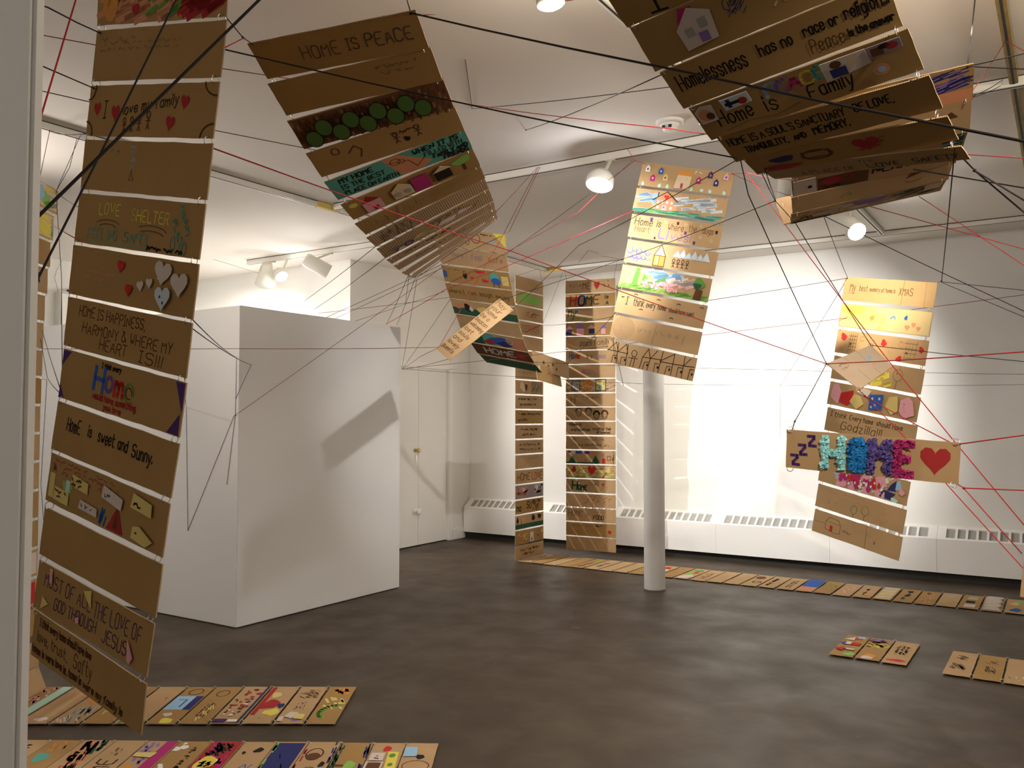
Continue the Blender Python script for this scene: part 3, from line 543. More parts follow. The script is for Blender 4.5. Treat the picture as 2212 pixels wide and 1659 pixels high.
POSES['M'] = [((-5.0887,2.6895,2.9336),(-0.5891,0.8081,0.0),(0.0,0.0,1.0)),((-5.0808,2.662,2.7651),(-0.5891,0.8081,0.0),(0.0,0.0,1.0)),((-5.0715,2.6412,2.5966),(-0.5891,0.8081,0.0),(0.0,0.0,1.0)),((-5.0618,2.6227,2.4281),(-0.5891,0.8081,0.0),(0.0,0.0,1.0)),((-5.0521,2.6043,2.2596),(-0.5891,0.8081,0.0),(0.0,0.0,1.0)),((-5.0474,2.5973,2.0911),(-0.5891,0.8081,0.0),(0.0,0.0,1.0)),((-5.0435,2.5924,1.9226),(-0.5891,0.8081,0.0),(0.0,0.0,1.0)),((-5.0397,2.5874,1.7541),(-0.5891,0.8081,0.0),(0.0,0.0,1.0)),((-5.0348,2.5821,1.5856),(-0.5891,0.8081,0.0),(0.0,0.0,1.0)),((-5.018,2.5737,1.4171),(-0.5891,0.8081,0.0),(0.0,0.0,1.0)),((-5.0013,2.5653,1.2486),(-0.5891,0.8081,0.0),(0.0,0.0,1.0)),((-4.9845,2.5569,1.0801),(-0.5891,0.8081,0.0),(0.0,0.0,1.0)),((-4.9678,2.5485,0.9116),(-0.5891,0.8081,0.0),(0.0,0.0,1.0)),((-4.951,2.5401,0.7431),(-0.5891,0.8081,0.0),(0.0,0.0,1.0)),((-4.9401,2.5378,0.5746),(-0.5891,0.8081,0.0),(0.0,0.0,1.0)),((-4.9298,2.5361,0.4061),(-0.5891,0.8081,0.0),(0.0,0.0,1.0)),((-4.9355,2.5367,0.2205),(-0.5408,0.8412,0.0),(0.0566,-0.0059,0.9984)),((-4.9277,2.5559,0.0652),(-0.5408,0.8412,0.0),(-0.2273,-0.314,0.9218)),((-4.8427,2.6206,0.0104),(-0.5408,0.8412,0.0),(-0.8412,-0.5408,0.0)),((-4.703,2.7103,0.0105),(-0.5408,0.8412,0.0),(-0.8412,-0.5408,0.0)),((-4.5634,2.8001,0.0114),(-0.5408,0.8412,0.0),(-0.8412,-0.5408,0.0)),((-4.4237,2.8899,0.0118),(-0.5408,0.8412,0.0),(-0.8412,-0.5408,0.0)),((-4.2841,2.9796,0.0105),(-0.5408,0.8412,0.0),(-0.8412,-0.5408,0.0)),((-4.1445,3.0694,0.0093),(-0.5408,0.8412,0.0),(-0.8412,-0.5408,0.0)),((-4.0048,3.1592,0.0106),(-0.5408,0.8412,0.0),(-0.8412,-0.5408,0.0)),((-3.8652,3.2489,0.0116),(-0.5408,0.8412,0.0),(-0.8412,-0.5408,0.0)),((-3.7256,3.3387,0.0119),(-0.5408,0.8412,0.0),(-0.8412,-0.5408,0.0)),((-3.5859,3.4285,0.0114),(-0.5408,0.8412,0.0),(-0.8412,-0.5408,0.0)),((-3.4463,3.5182,0.0112),(-0.5408,0.8412,0.0),(-0.8412,-0.5408,0.0))]
POSES['N'] = [((-2.5048,3.0755,0.0107),(-0.5231,0.8522,0.0),(-0.8522,-0.5231,0.0)),((-2.6395,2.9929,0.0105),(-0.5231,0.8522,0.0),(-0.8522,-0.5231,0.0)),((-2.7741,2.9102,0.0102),(-0.5231,0.8522,0.0),(-0.8522,-0.5231,0.0)),((-2.9088,2.8276,0.0127),(-0.5231,0.8522,0.0),(-0.8522,-0.5231,0.0)),((-3.0434,2.7449,0.0119),(-0.5231,0.8522,0.0),(-0.8522,-0.5231,0.0)),((-3.1781,2.6623,0.0104),(-0.5231,0.8522,0.0),(-0.8522,-0.5231,0.0)),((-3.3127,2.5796,0.0112),(-0.5231,0.8522,0.0),(-0.8522,-0.5231,0.0)),((-3.4474,2.4969,0.0101),(-0.5231,0.8522,0.0),(-0.8522,-0.5231,0.0)),((-3.582,2.4143,0.0106),(-0.5231,0.8522,0.0),(-0.8522,-0.5231,0.0)),((-3.7167,2.3316,0.0122),(-0.5231,0.8522,0.0),(-0.8522,-0.5231,0.0)),((-3.8514,2.249,0.012),(-0.5231,0.8522,0.0),(-0.8522,-0.5231,0.0)),((-3.986,2.1663,0.0114),(-0.5231,0.8522,0.0),(-0.8522,-0.5231,0.0)),((-4.1207,2.0837,0.0108),(-0.5231,0.8522,0.0),(-0.8522,-0.5231,0.0))]
POSES['O'] = [((-1.305,6.37,0.012),(0.0,1.0,0.0),(-1.0,0.0,0.0)),((-1.141,6.37,0.012),(0.0,1.0,0.0),(-1.0,0.0,0.0)),((-0.977,6.36,0.012),(0.0,1.0,0.0),(-1.0,0.0,0.0))]
POSES['P'] = [((-0.61,6.29,0.012),(0.0,1.0,0.0),(-1.0,0.0,0.0)),((-0.446,6.286,0.012),(0.0,1.0,0.0),(-1.0,0.0,0.0)),((-0.282,6.282,0.012),(0.0,1.0,0.0),(-1.0,0.0,0.0)),((-0.118,6.278,0.012),(0.0,1.0,0.0),(-1.0,0.0,0.0)),((0.046,6.274,0.012),(0.0,1.0,0.0),(-1.0,0.0,0.0)),((0.21,6.27,0.012),(0.0,1.0,0.0),(-1.0,0.0,0.0)),((0.374,6.266,0.012),(0.0,1.0,0.0),(-1.0,0.0,0.0))]
POSES['Q'] = [((0.1334,3.6149,1.0114),(0.9066,0.4087,-0.1055),(0.1122,0.0075,0.9937))]

def T(s, x, y, h, c='k', **k): return ('T', s, x, y, h, c, k)
def small_house(c, r, x, y, w, h): return ('D', c, r, x, y, w, h)
def pentagon(x, y, w, h): return [(x, y), (x + w, y), (x + w, y + h * .62), (x + w / 2, y + h), (x, y + h * .62)]
def blobs(c, x0, y0, x1, y1, n, rx, ry):
    r = random.Random(n * 7 + int(x0 * 10)); return [('B', c, r.uniform(x0, x1), r.uniform(y0, y1), rx * r.uniform(.6, 1.3), ry * r.uniform(.6, 1.3)) for _ in range(n)]
def swirl(c, x, y, s): return ('L', c, .014, [(x + s * k / 14 * math.cos(k * .9), y + s * k / 14 * math.sin(k * .9)) for k in range(15)])
def paw(c, x, y, s): return [('C', c, x, y, s, s)] + [('C', c, x + s * a, y + s * 1.3, s * .3, s * .4) for a in (-.9, -.3, .3, .9)]

ART_A = {
 0: ['panel coloured over in red and orange', ('Z', 'c', .1, .05, 3.9, .95, 60, .12, (.35, .1)), ('Z', 'R', 2.7, .1, 3.8, .9, 40, .12, (.3, .12)), ('C', 'o', .45, .45, .25, .4), ('Z', 'o', .2, .2, .8, .7, 8, .05, (.1, .2)),
     ('L', 'k', .05, [(.75, .45), (.95, .65), (1.1, .5)]), ('B', 'R', 1.3, .25, .12, .12), ('Z', 'G', 1.7, .1, 2.6, .5, 10, .06, (.2, .1))],
 1: ['panel with three faint lines of writing at its top', ('S', 'f', .2, .72, 1.6, .88, 1), ('S', 'f', .2, .55, 3.0, .78, 2)],
 2: ['panel reading I love my family, with red hearts and four stick figures', ('H', 'R', .32, .52, .13, .17, .1), T('I', .52, .34, .34), ('H', 'R', .95, .44, .15, .2, .05), T('love my family', 1.2, .42, .2, fit=1.75, rise=.12),
     ('H', 'R', 3.1, .64, .14, .16, -.15), ('H', 'R', 2.72, .25, .15, .17, -.15), ('F', 'B', 1.28, .1, .26), ('F', 'B', 1.52, .1, .28), ('F', 'B', 1.76, .12, .29), ('F', 'B', 2.04, .15, .34),
     ('A', 'B', 4, 1, .36, .24, .03, PI, 1.5 * PI), ('A', 'B', 4, 0, .36, .26, .03, .5 * PI, PI), ('A', 'B', 0, 1, .22, .28, .03, 1.5 * PI, 2 * PI), ('A', 'B', 0, 0, .22, .28, .03, 0, .5 * PI)],
 3: ['panel with a small faint figure', ('F', 'x', 1.68, .45, .36), ('Z', 'x', 1.6, .62, 1.75, .9, 14, .014, (.05, .02)), ('S', 'f', .95, .55, 1.4, .85, 3), ('L', 'f', .02, [(1.68, .45), (1.6, .25), (1.75, .25), (1.66, .4)])],
 4: ['panel reading LOVE SHELTER FEELING SAFE in yellow and green pencil', T('LOVE', .75, .62, .22, 'y', fit=.75), T('SHELTER', 1.85, .55, .22, 'y', fit=1.2), ('A', 'g', 1.1, .42, .4, .1, .02, .3, 2.8), ('A', 'g', 1.1, .36, .3, .08, .02, .3, 2.6),
     ('A', 'g', 2.5, .36, .5, .14, .02, .3, 2.4), ('A', 'g', 2.5, .3, .42, .1, .02, .3, 2.4), T('FEELING', .45, .13, .2, 't', fit=1.05, wt=.02), T('SAFE!!', 1.68, .13, .2, 't', fit=.8, wt=.02), ('L', 't', .015, [(.4, .08), (2.4, .06)]),
     T('HAPPY', 3.3, .9, .13, 't', rot=-1.15, fit=.65), T('PLACE', 3.12, .62, .13, 't', rot=-1.0, fit=.6), ('O', 't', 3.2, .2, .06, .16, .02), ('O', 't', 3.55, .16, .06, .12, .02), ('S', 'k', 2.45, .02, 3.7, .13, 1, .035)],
 5: ['panel with red, white and pale blue paper hearts', ('S', 'c', .5, .35, 1.7, .6, 2), ('+paper_heart', 'r', heart(1.72, .72, .13, .14, -.1)), ('+paper_heart', 'r', heart(2.05, .3, .12, .14, 0)),
     ('+paper_heart', 'q', heart(2.42, .42, .11, .12, .25)), ('+paper_heart', 'q', heart(2.7, .5, .1, .12, .1)), ('+paper_heart', 'q', heart(3.08, .72, .27, .27, -.1), [('S', 's', 2.95, .6, 3.2, .8, 3)]),
     ('+paper_heart', 'q', heart(3.6, .56, .26, .27, .1), [('S', 's', 3.48, .45, 3.75, .68, 3)]), ('+paper_heart', 's', heart(3.16, .26, .24, .27, .05), [('C', 'n', 3.1, .3, .02, .03), ('C', 'n', 3.2, .2, .02, .03)])],
 6: ['panel reading HOME IS HAPPINESS, HARMONY & WHERE MY HEART IS', T('HOME IS HAPPINESS,', .45, .68, .2, 'B', fit=2.25), T('HARMONY & WHERE MY', .62, .36, .2, 'B', fit=2.95), T('HEART', 1.25, .1, .22, 'B', fit=.95), T('IS!!!', 2.55, .06, .22, 'B', fit=.8)],
 7: ['panel reading Home in large coloured letters, with purple corners', ('P', 'p', [(.0, .98), (.3, .98), (.02, .68)]), ('P', 'p', [(.0, .0), (.2, .02), (.02, .3)]), ('P', 'p', [(3.72, .98), (3.98, .98), (3.98, .45)]), ('P', 'p', [(3.62, .02), (3.96, .02), (3.94, .42)]),
     T('I think every', 1.4, .84, .1, fit=.65), T('H', 1.18, .4, .46, 'b', wt=.09), T('o', 1.58, .4, .42, 'P', wt=.08), T('m', 1.88, .38, .4, 'r', wt=.08), ('A', 'G', 2.36, .5, .15, .18, .03, -.2, 5.2), ('A', 'B', 2.36, .5, .1, .11, .025, -.2, 5.2),
     T('would have something', 1.2, .2, .13, 'r', fit=1.45), T('you love', 1.6, .05, .11, 'r', fit=.6)],
 8: ['panel reading Home is sweet and sunny', T('HomE', .45, .5, .26, fit=.5, wt=.03), T('is', 1.2, .52, .22, fit=.16, wt=.03), T('sweet', 1.55, .5, .24, fit=.58, wt=.03), T('and', 2.22, .5, .22, fit=.34, wt=.03), T('Sunny.', 2.68, .46, .24, fit=.68, wt=.03)],
 9: ['panel with red writing and pasted scraps of yellow and white paper', ('S', 'R', .1, .76, 2.6, .96, 2), ('S', 'R', .2, .62, 2.5, .76, 1), ('P', 'B', [(.14, .68), (.28, .7), (.2, .84)]), ('R', 'Y', .08, .12, .26, .62), ('P', 'e', [(.55, .55), (.62, .3), (.85, .3), (.95, .6)]), ('R', 's', .68, .35, .82, .6),
     ('+paper_scrap', 'Y', [(.3, .12), (.85, .1), (.84, .36), (.34, .4)], [('S', 'B', .36, .14, .8, .36, 2, .03)]), ('+paper_scrap', 'Y', [(.88, .55), (1.5, .5), (1.48, .72), (.92, .78)], [('S', 'B', .92, .54, 1.45, .74, 2, .03)]),
     ('+paper_scrap', 'q', [(1.25, .18), (1.9, .16), (1.88, .32), (1.3, .36)], [('S', 'k', 1.35, .2, 1.8, .32, 1)]), ('+paper_scrap', 'q', [(2.0, .6), (2.66, .5), (2.68, .72), (2.02, .84)], [('S', 'k', 2.1, .6, 2.6, .74, 1)]),
     ('P', 'R', [(2.5, .55), (2.2, .04), (2.75, .04)]), ('P', 'B', [(2.5, .5), (2.4, .1), (2.55, .1)]), ('Z', 'b', 1.95, .1, 2.15, .3, 10, .04, (.03, .1)),
     ('+paper_scrap', 'Y', [(2.95, .66), (3.6, .62), (3.58, .86), (3.0, .94)], [('S', 'k', 3.05, .68, 3.5, .8, 1, .03)]), ('+paper_scrap', 'Y', [(3.1, .12), (3.55, .06), (3.75, .2), (3.3, .38), (3.12, .34)], [('S', 'k', 3.15, .15, 3.5, .28, 1, .03)])],
 11: ['panel reading MOST OF ALL THE LOVE OF GOD THROUGH JESUS', T('MOST OF ALL', .3, .56, .28, 'z', fit=1.75, wt=.025), T('THE LOVE OF', 2.12, .52, .3, 'z', fit=1.6, wt=.025), T('GOD THROUGH', .75, .2, .24, 'z', fit=1.55, wt=.025), T('JESUS', 2.5, .14, .26, 'z', fit=.85, wt=.025),
     ('+paper_triangle', 'Y', [(.3, .06), (.34, .34), (.56, .24)]), ('+paper_triangle', 'Y', [(1.75, .9), (2.0, .98), (2.06, .64)]), ('+paper_sliver', 'i', [(.5, .97), (.6, .97), (.63, .68), (.56, .7)]), ('+paper_sliver', 'i', [(3.35, .5), (3.58, .2), (3.5, .06), (3.42, .1)]), ('+paper_sliver', 'i', [(1.62, .3), (1.72, .38), (1.76, .26), (1.66, .22)])],
 12: ['bottom panel reading love, trust, Safty', T('I think every home should have love', .25, .74, .16, 'B', fit=1.95, wt=.03), T('love, trust,', .2, .4, .22, 'B', fit=1.2), T('Safty', 1.6, .36, .3, 'B', fit=.7), T('home is were love is, home is', .05, .12, .16, 'B', fit=1.9, wt=.03), T('were my family is', 2.0, .1, .15, 'B', fit=1.4, wt=.03)],
}
ART_B = {
 0: ['panel reading HOME IS PEACE', T('HOME', 1.1, .32, .34, 'g', fit=.95, wt=.03), T('IS', 2.2, .36, .3, 'g', fit=.32, wt=.03), T('PEACE', 2.65, .34, .34, 'g', fit=1.15, wt=.035)],
 1: [('S', 'f', 2.6, .5, 3.7, .85, 2, .02)],
 2: ['panel painted like a brick wall with nine green bushes', ('R', 'j', .02, .02, 3.98, .98)] + [('R', 'B' if (i * 7 + j) % 3 else 'J', .03 + i * .11, .02 + j * .25 + (i % 2) * .1, .03 + i * .11 + .06, .19 + j * .25 + (i % 2) * .1) for i in range(36) for j in range(4) if .02 + j * .25 + (i % 2) * .1 < .82]
    + [q for i, y in enumerate((.32, .6, .32, .62, .36, .66, .36, .64, .38)) for q in (('C', 'D', .42 + i * .36, y, .215, .27), ('O', 'k', .42 + i * .36, y, .215, .27, .025))],
 3: [('O', 'B', .7, .75, .1, .12, .03), ('L', 'B', .04, [(1.0, .55), (1.2, .75), (1.35, .55), (1.25, .3)]), ('F', 'k', 2.3, .35, .4), ('B', 'k', 2.55, .4, .08, .1), ('F', 'k', 2.9, .38, .4), ('S', 'B', 2.1, .6, 3.2, .8, 1, .03)],
 4: ['teal panel reading MY HOME IS THE BEST PLACE ON EARTH', ('R', 't', .01, .01, 3.99, .99), ('P', 'c', [(1.65, .98), (2.1, .98), (2.9, .25), (2.55, .02), (1.95, .02)]), ('O', 'B', 1.95, .72, .14, .14, .025), ('O', 'B', 2.1, .66, .1, .1, .02), ('L', 'B', .025, [(1.75, .75), (2.3, .6), (2.45, .2), (2.75, .5)]),
     T('MY HOME', .35, .68, .22, fit=1.0, wt=.04), T('IS THE BEST', .3, .38, .2, fit=1.3, wt=.03), T('PLACE ON EARTH', .3, .08, .2, fit=1.6, wt=.03), T('WHEN IT IS', 2.5, .72, .2, fit=1.3, wt=.04), T('FILLED WITH', 2.75, .48, .18, fit=1.1, wt=.025), T('FAMILY AND', 2.95, .26, .18, fit=1.0, wt=.04), T('FRIENDS', 3.2, .05, .18, fit=.72, wt=.04)],
 5: ['panel with a row of pasted paper houses and a tree', ('C', 'y', .28, .72, .13, .12), ('P', 'R', [(.5, .55), (.72, .9), (1.05, .62)]), ('+paper_house', 'i', [(.5, .08), (1.05, .08), (1.05, .6), (.5, .6)], [('R', 'R', .75, .1, .9, .32)]),
     ('+paper_house', 'h', pentagon(1.4, .15, .6, .75), [('C', 'x', 1.55, .38, .1, .12), ('C', 'x', 1.85, .38, .1, .12)]), ('+paper_house', 'm', [(2.05, .12), (2.55, .12), (2.55, .85), (2.05, .85)]), ('+paper_house', 'k', [(2.72, .2), (3.2, .2), (3.2, .68), (2.72, .68)]), ('+paper_roof', 'h', [(2.7, .68), (3.25, .68), (2.98, .92)]),
     ('R', 'B', 3.55, .15, 3.63, .5), ('B', 'e', 3.6, .68, .28, .2)],
 6: [('Z', 'f', .2, .3, 2.2, .8, 40, .012, (.02, .2)), ('S', 'f', 2.3, .4, 3.8, .8, 2)],
 7: [('Z', 'g', .3, .1, 1.4, .9, 60, .014, (.02, .25))],
 8: [('S', 'k', 1.8, .62, 3.2, .88, 2, .03), ('Z', 'v', .4, .1, 1.4, .45, 20, .08, (.15, .05)), ('Z', 'Y', 1.1, .25, 2.0, .55, 12, .09, (.25, .05)), ('+paper_scrap', 'q', [(2.0, .35), (2.6, .3), (2.75, .55), (2.2, .6)]), ('+paper_scrap', 'q', [(.5, .1), (.75, .06), (.8, .3), (.6, .32)]), ('O', 'n', .95, .25, .14, .14, .04), ('B', 'q', 3.0, .5, .25, .12), ('Z', 'R', 3.0, .3, 3.6, .7, 10, .03, (.08, .02))],
 9: [('S', 'B', .6, .55, 2.6, .85, 1, .06)] + blobs('B', .8, .5, 2.2, .8, 7, .06, .08),
 10: [('S', 'g', .8, .4, 3, .8, 1, .04)], 11: [('B', 'q', 3.2, .5, .4, .2)],
}
ART_C = {
 0: [('P', 'y', [(3.3, .98), (3.98, .98), (3.98, .3)]), ('O', 'k', 2.3, .6, .25, .25, .03), ('L', 'k', .03, [(1.2, .3), (1.2, .8), (1.6, .8)]), ('R', 'x', 3.0, .3, 3.45, .6), ('S', 'k', 2.6, .75, 3.4, .95, 1, .03), ('O', 'B', 1.8, .5, .12, .3, .025)],
 1: ['panel reading there I feel safe', T('there I', .7, .5, .3, 'P', fit=1.0), T('feel', 1.9, .45, .34, 'P', fit=.7), T('safe', 2.9, .45, .3, 'R', fit=.9)],
 2: ['panel with small painted figures in black, red and blue', ('S', 'k', .1, .72, 1.3, .9, 1), ('F', 'k', 1.35, .3, .5), ('B', 'k', 1.35, .5, .12, .18), ('B', 'r', 2.3, .85, .3, .1), ('B', 'r', 2.5, .35, .2, .1), ('C', 't', 3.1, .62, .28, .3), ('C', 'b', 3.15, .4, .28, .2), ('L', 'k', .03, [(3.0, .25), (3.0, .05)]), ('L', 'k', .03, [(3.3, .25), (3.3, .05)]), ('R', 'Y', 3.5, .2, 3.9, .75), ('B', 'r', 1.75, .45, .1, .08), ('+paper_scrap', 'b', [(.02, .35), (.2, .3), (.22, .7), (.04, .75)])],
 3: ['panel reading where I can laugh and enjoy', T('where I', .1, .42, .26, fit=1.0), T('can', 1.3, .42, .26, fit=.5), T('laugh', 2.0, .4, .28, fit=.8), T('enjoy', 2.95, .38, .28, fit=.85)],
 4: [('R', 'd', .02, .02, 3.98, .5), ('B', 'k', 1.0, .55, .25, .25), ('B', 'q', 1.2, .5, .12, .15), ('B', 'Y', 1.9, .5, .3, .25), ('B', 'b', 2.6, .55, .2, .22), ('B', 'c', .4, .6, .2, .15), ('B', 'r', 3.2, .5, .2, .2)],
 6: ['panel painted in blue, green and orange', ('R', 'd', .02, .02, 1.2, .98), ('R', 't', 1.2, .02, 2.0, .98), ('B', 'b', 2.3, .5, .6, .35), ('B', 'n', 2.6, .3, .5, .2), ('B', 'R', 1.6, .3, .4, .18), ('R', 'c', 3.2, .05, 3.9, .95), ('O', 'q', 3.0, .6, .2, .25, .04)],
 7: ['dark painted panel reading HOME', ('R', 'B', .02, .02, 3.98, .98), T('HOME', .8, .28, .5, 'q', fit=2.2, wt=.1), ('B', 'R', 3.3, .5, .3, .3)],
 8: [('R', 'd', .02, .05, 3.98, .9)], 9: [('Z', 'R', 1.6, .5, 2.6, .75, 14, .03, (.12, .04)), ('B', 'q', .5, .7, .2, .2)], 10: [('B', 'B', 1.2, .5, .12, .1), ('B', 'B', 1.7, .4, .1, .08), ('B', 'B', 2.2, .55, .12, .08), ('B', 'B', 2.6, .35, .09, .08)],
}
ART_D = {
 0: ['panel beginning with a tall letter I', T('I', .55, .1, .8, 'k', wt=.05), T('love', 1.1, .3, .5, 'k', wt=.05, fit=.9)],
 1: ['panel with a white paper house', ('+paper_chimney', 'm', [(.78, .7), (1.1, .66), (1.12, .95), (.9, .98)]), ('+paper_house', 'q', [(.75, .15), (1.35, .2), (1.4, .75), (1.05, .95), (.72, .6)], [('R', 'x', .85, .4, 1.0, .58), ('R', 'x', 1.12, .5, 1.27, .68), ('R', 'P', 1.05, .22, 1.22, .42)]), swirl('n', 1.75, .7, .2), ('Z', 'n', 1.65, .45, 1.95, .85, 14, .012, (.08, .08)), ('Z', 'Y', 2.3, .4, 2.8, .8, 12, .04, (.1, .1))],
 2: ['panel reading Homelessness has no race or religion', T('Homelessness', .18, .42, .38, fit=1.35, wt=.03), T('has no', 1.75, .5, .26, fit=.62, wt=.03), T('race or', 2.55, .54, .24, fit=.62, wt=.03), T('religion...', 3.25, .56, .26, fit=.72, wt=.03), T('Peace', 2.55, .14, .3, 'B', fit=.6, wt=.02), T('is the answer', 3.2, .2, .16, fit=.75, wt=.03)],
 3: ['panel reading PEACE Home is Family, with pasted pictures', T('P', 1.42, .6, .3, 'l', wt=.07), T('E', 1.64, .6, .3, 'P', wt=.07), T('A', 1.86, .6, .3, 'm', wt=.07), T('C', 2.1, .6, .3, 'y', wt=.05), T('E', 2.34, .6, .3, 't', wt=.07),
     T('Home', .35, .28, .4, fit=.75, wt=.032), T('is', 1.3, .25, .4, fit=.28, wt=.03), T('Family', 2.1, .2, .36, fit=.85, wt=.032), ('L', 'B', .012, [(.4, .12), (.9, .2), (1.4, .1), (1.9, .22)]),
     ('+paper_picture', 'q', [(.06, .5), (.4, .5), (.42, .92), (.2, .97), (.05, .85)], [('C', 'c', .22, .72, .13, .16), ('C', 'B', .3, .66, .08, .1)]), ('+paper_picture', 's', [(.62, .65), (1.15, .68), (1.15, .95), (.6, .95)], [('R', 'k', .66, .76, .95, .84), ('C', 'R', 1.0, .78, .09, .09), ('R', 'n', .7, .7, .78, .92)]),
     ('+paper_picture', 'q', [(2.5, .48), (3.3, .6), (3.28, .95), (2.5, .95)], [('C', 'B', 2.75, .84, .1, .09), ('R', 'n', 2.62, .54, 2.9, .75), ('R', 'h', 2.95, .7, 3.1, .9)]), ('+paper_picture', 'v', [(3.3, .66), (3.85, .72), (3.85, .95), (3.3, .95)], [('R', 'B', 3.35, .72, 3.55, .9), ('C', 'R', 3.7, .84, .1, .08), ('C', 'k', 3.58, .88, .1, .06)]),
     ('C', 'c', 3.4, .34, .14, .14), ('C', 'l', 3.4, .34, .07, .07)],
 4: ["panel reading HOME IS A SOUL'S SANCTUARY OF LOVE, TRANQUILITY, AND MEMORY", T("HOME IS A SOUL'S SANCTUARY", .12, .56, .24, fit=2.35, wt=.026), T('OF LOVE,', 2.62, .56, .24, fit=.72, wt=.03), T('TRANQUILITY,', .35, .22, .2, fit=.9, wt=.03), T('AND', 1.35, .22, .18, fit=.26, wt=.03), T('MEMORY.', 1.75, .22, .24, fit=.7, wt=.03)],
 5: ['panel with a faint heart and a faint box', ('H', 'R', 2.45, .5, .28, .34), ('Z', 'R', 2.2, .3, 2.75, .7, 12, .03, (.1, .05)), ('O', 'B', 1.45, .45, .3, .2, .05), ('L', 'B', .04, [(1.2, .35), (1.7, .35), (1.72, .6), (1.18, .6), (1.2, .35)]), ('B', 'n', .75, .5, .25, .15), ('B', 'R', .6, .16, .4, .12)],
 6: ['panel reading A PLACE OF LOVE SAFETY', T('THE', 2.0, .62, .2, 'B', fit=.4), T('A PLACE OF', .7, .16, .3, 'B', fit=1.2, wt=.025), T('LOVE', 2.1, .16, .34, fit=.7, wt=.03), T('SAFETY', 3.0, .2, .34, fit=.88, wt=.03)],
}
ART_E = {
 0: ['panel scribbled blue-black above and orange below', ('R', 'c', 2.4, .02, 3.98, .36)] + [('Z', 'n', 2.2, .4, 3.8, .92, 90, .03, (.3, .06)), ('Z', 'P', 2.4, .4, 3.7, .9, 30, .03, (.25, .08))],
 1: [('P', 'B', [(3.3, .5), (3.6, .75), (3.75, .55)]), ('S', 'f', 2.6, .2, 3.6, .45, 1)],
 2: [('Z', 'o', .1, .2, 1.2, .8, 20, .06, (.2, .05)), ('R', 'd', 3.5, .1, 3.95, .9), ('Z', 'l', 3.5, .1, 3.9, .9, 8, .05, (.15, .05))],
 3: ['panel with a white end and red and black lettering', ('+paper_sheet', 'q', [(.03, .05), (.62, .05), (.6, .97), (.04, .95)], [('B', 'k', .4, .5, .1, .1)] if 0 else [('C', 'k', .45, .5, .06, .09)]), ('R', 'B', .65, .08, 1.9, .8), ('B', 'R', 1.0, .55, .28, .2), ('O', 'R', 1.35, .6, .14, .2, .05), ('S', 'k', .75, .12, 1.5, .3, 1, .05), T('NEAR', 2.0, .45, .35, fit=.9, wt=.06)],
 4: [('P', 'B', [(2.9, .6), (3.0, .85), (3.3, .8)]), ('A', 'g', 3.1, .5, .2, .12, .02, 3.3, 6), ('Z', 'G', 1.3, .4, 1.6, .6, 4, .02, (.04, .1))],
 5: ['panel painted in white, purple and green strokes', ('Z', 'Y', .1, .2, 1.6, .8, 16, .1, (.3, .05)), ('Z', 'q', .6, .2, 3.2, .9, 24, .1, (.3, .08)), ('B', 'P', 2.1, .6, .45, .25), ('Z', 'd', 2.9, .2, 3.7, .8, 16, .07, (.25, .1)), ('R', 'k', .05, .05, 1.1, .2), ('S', 'k', .1, .1, .9, .6, 1, .04), ('R', 'h', 3.5, .4, 3.9, .9)],
}
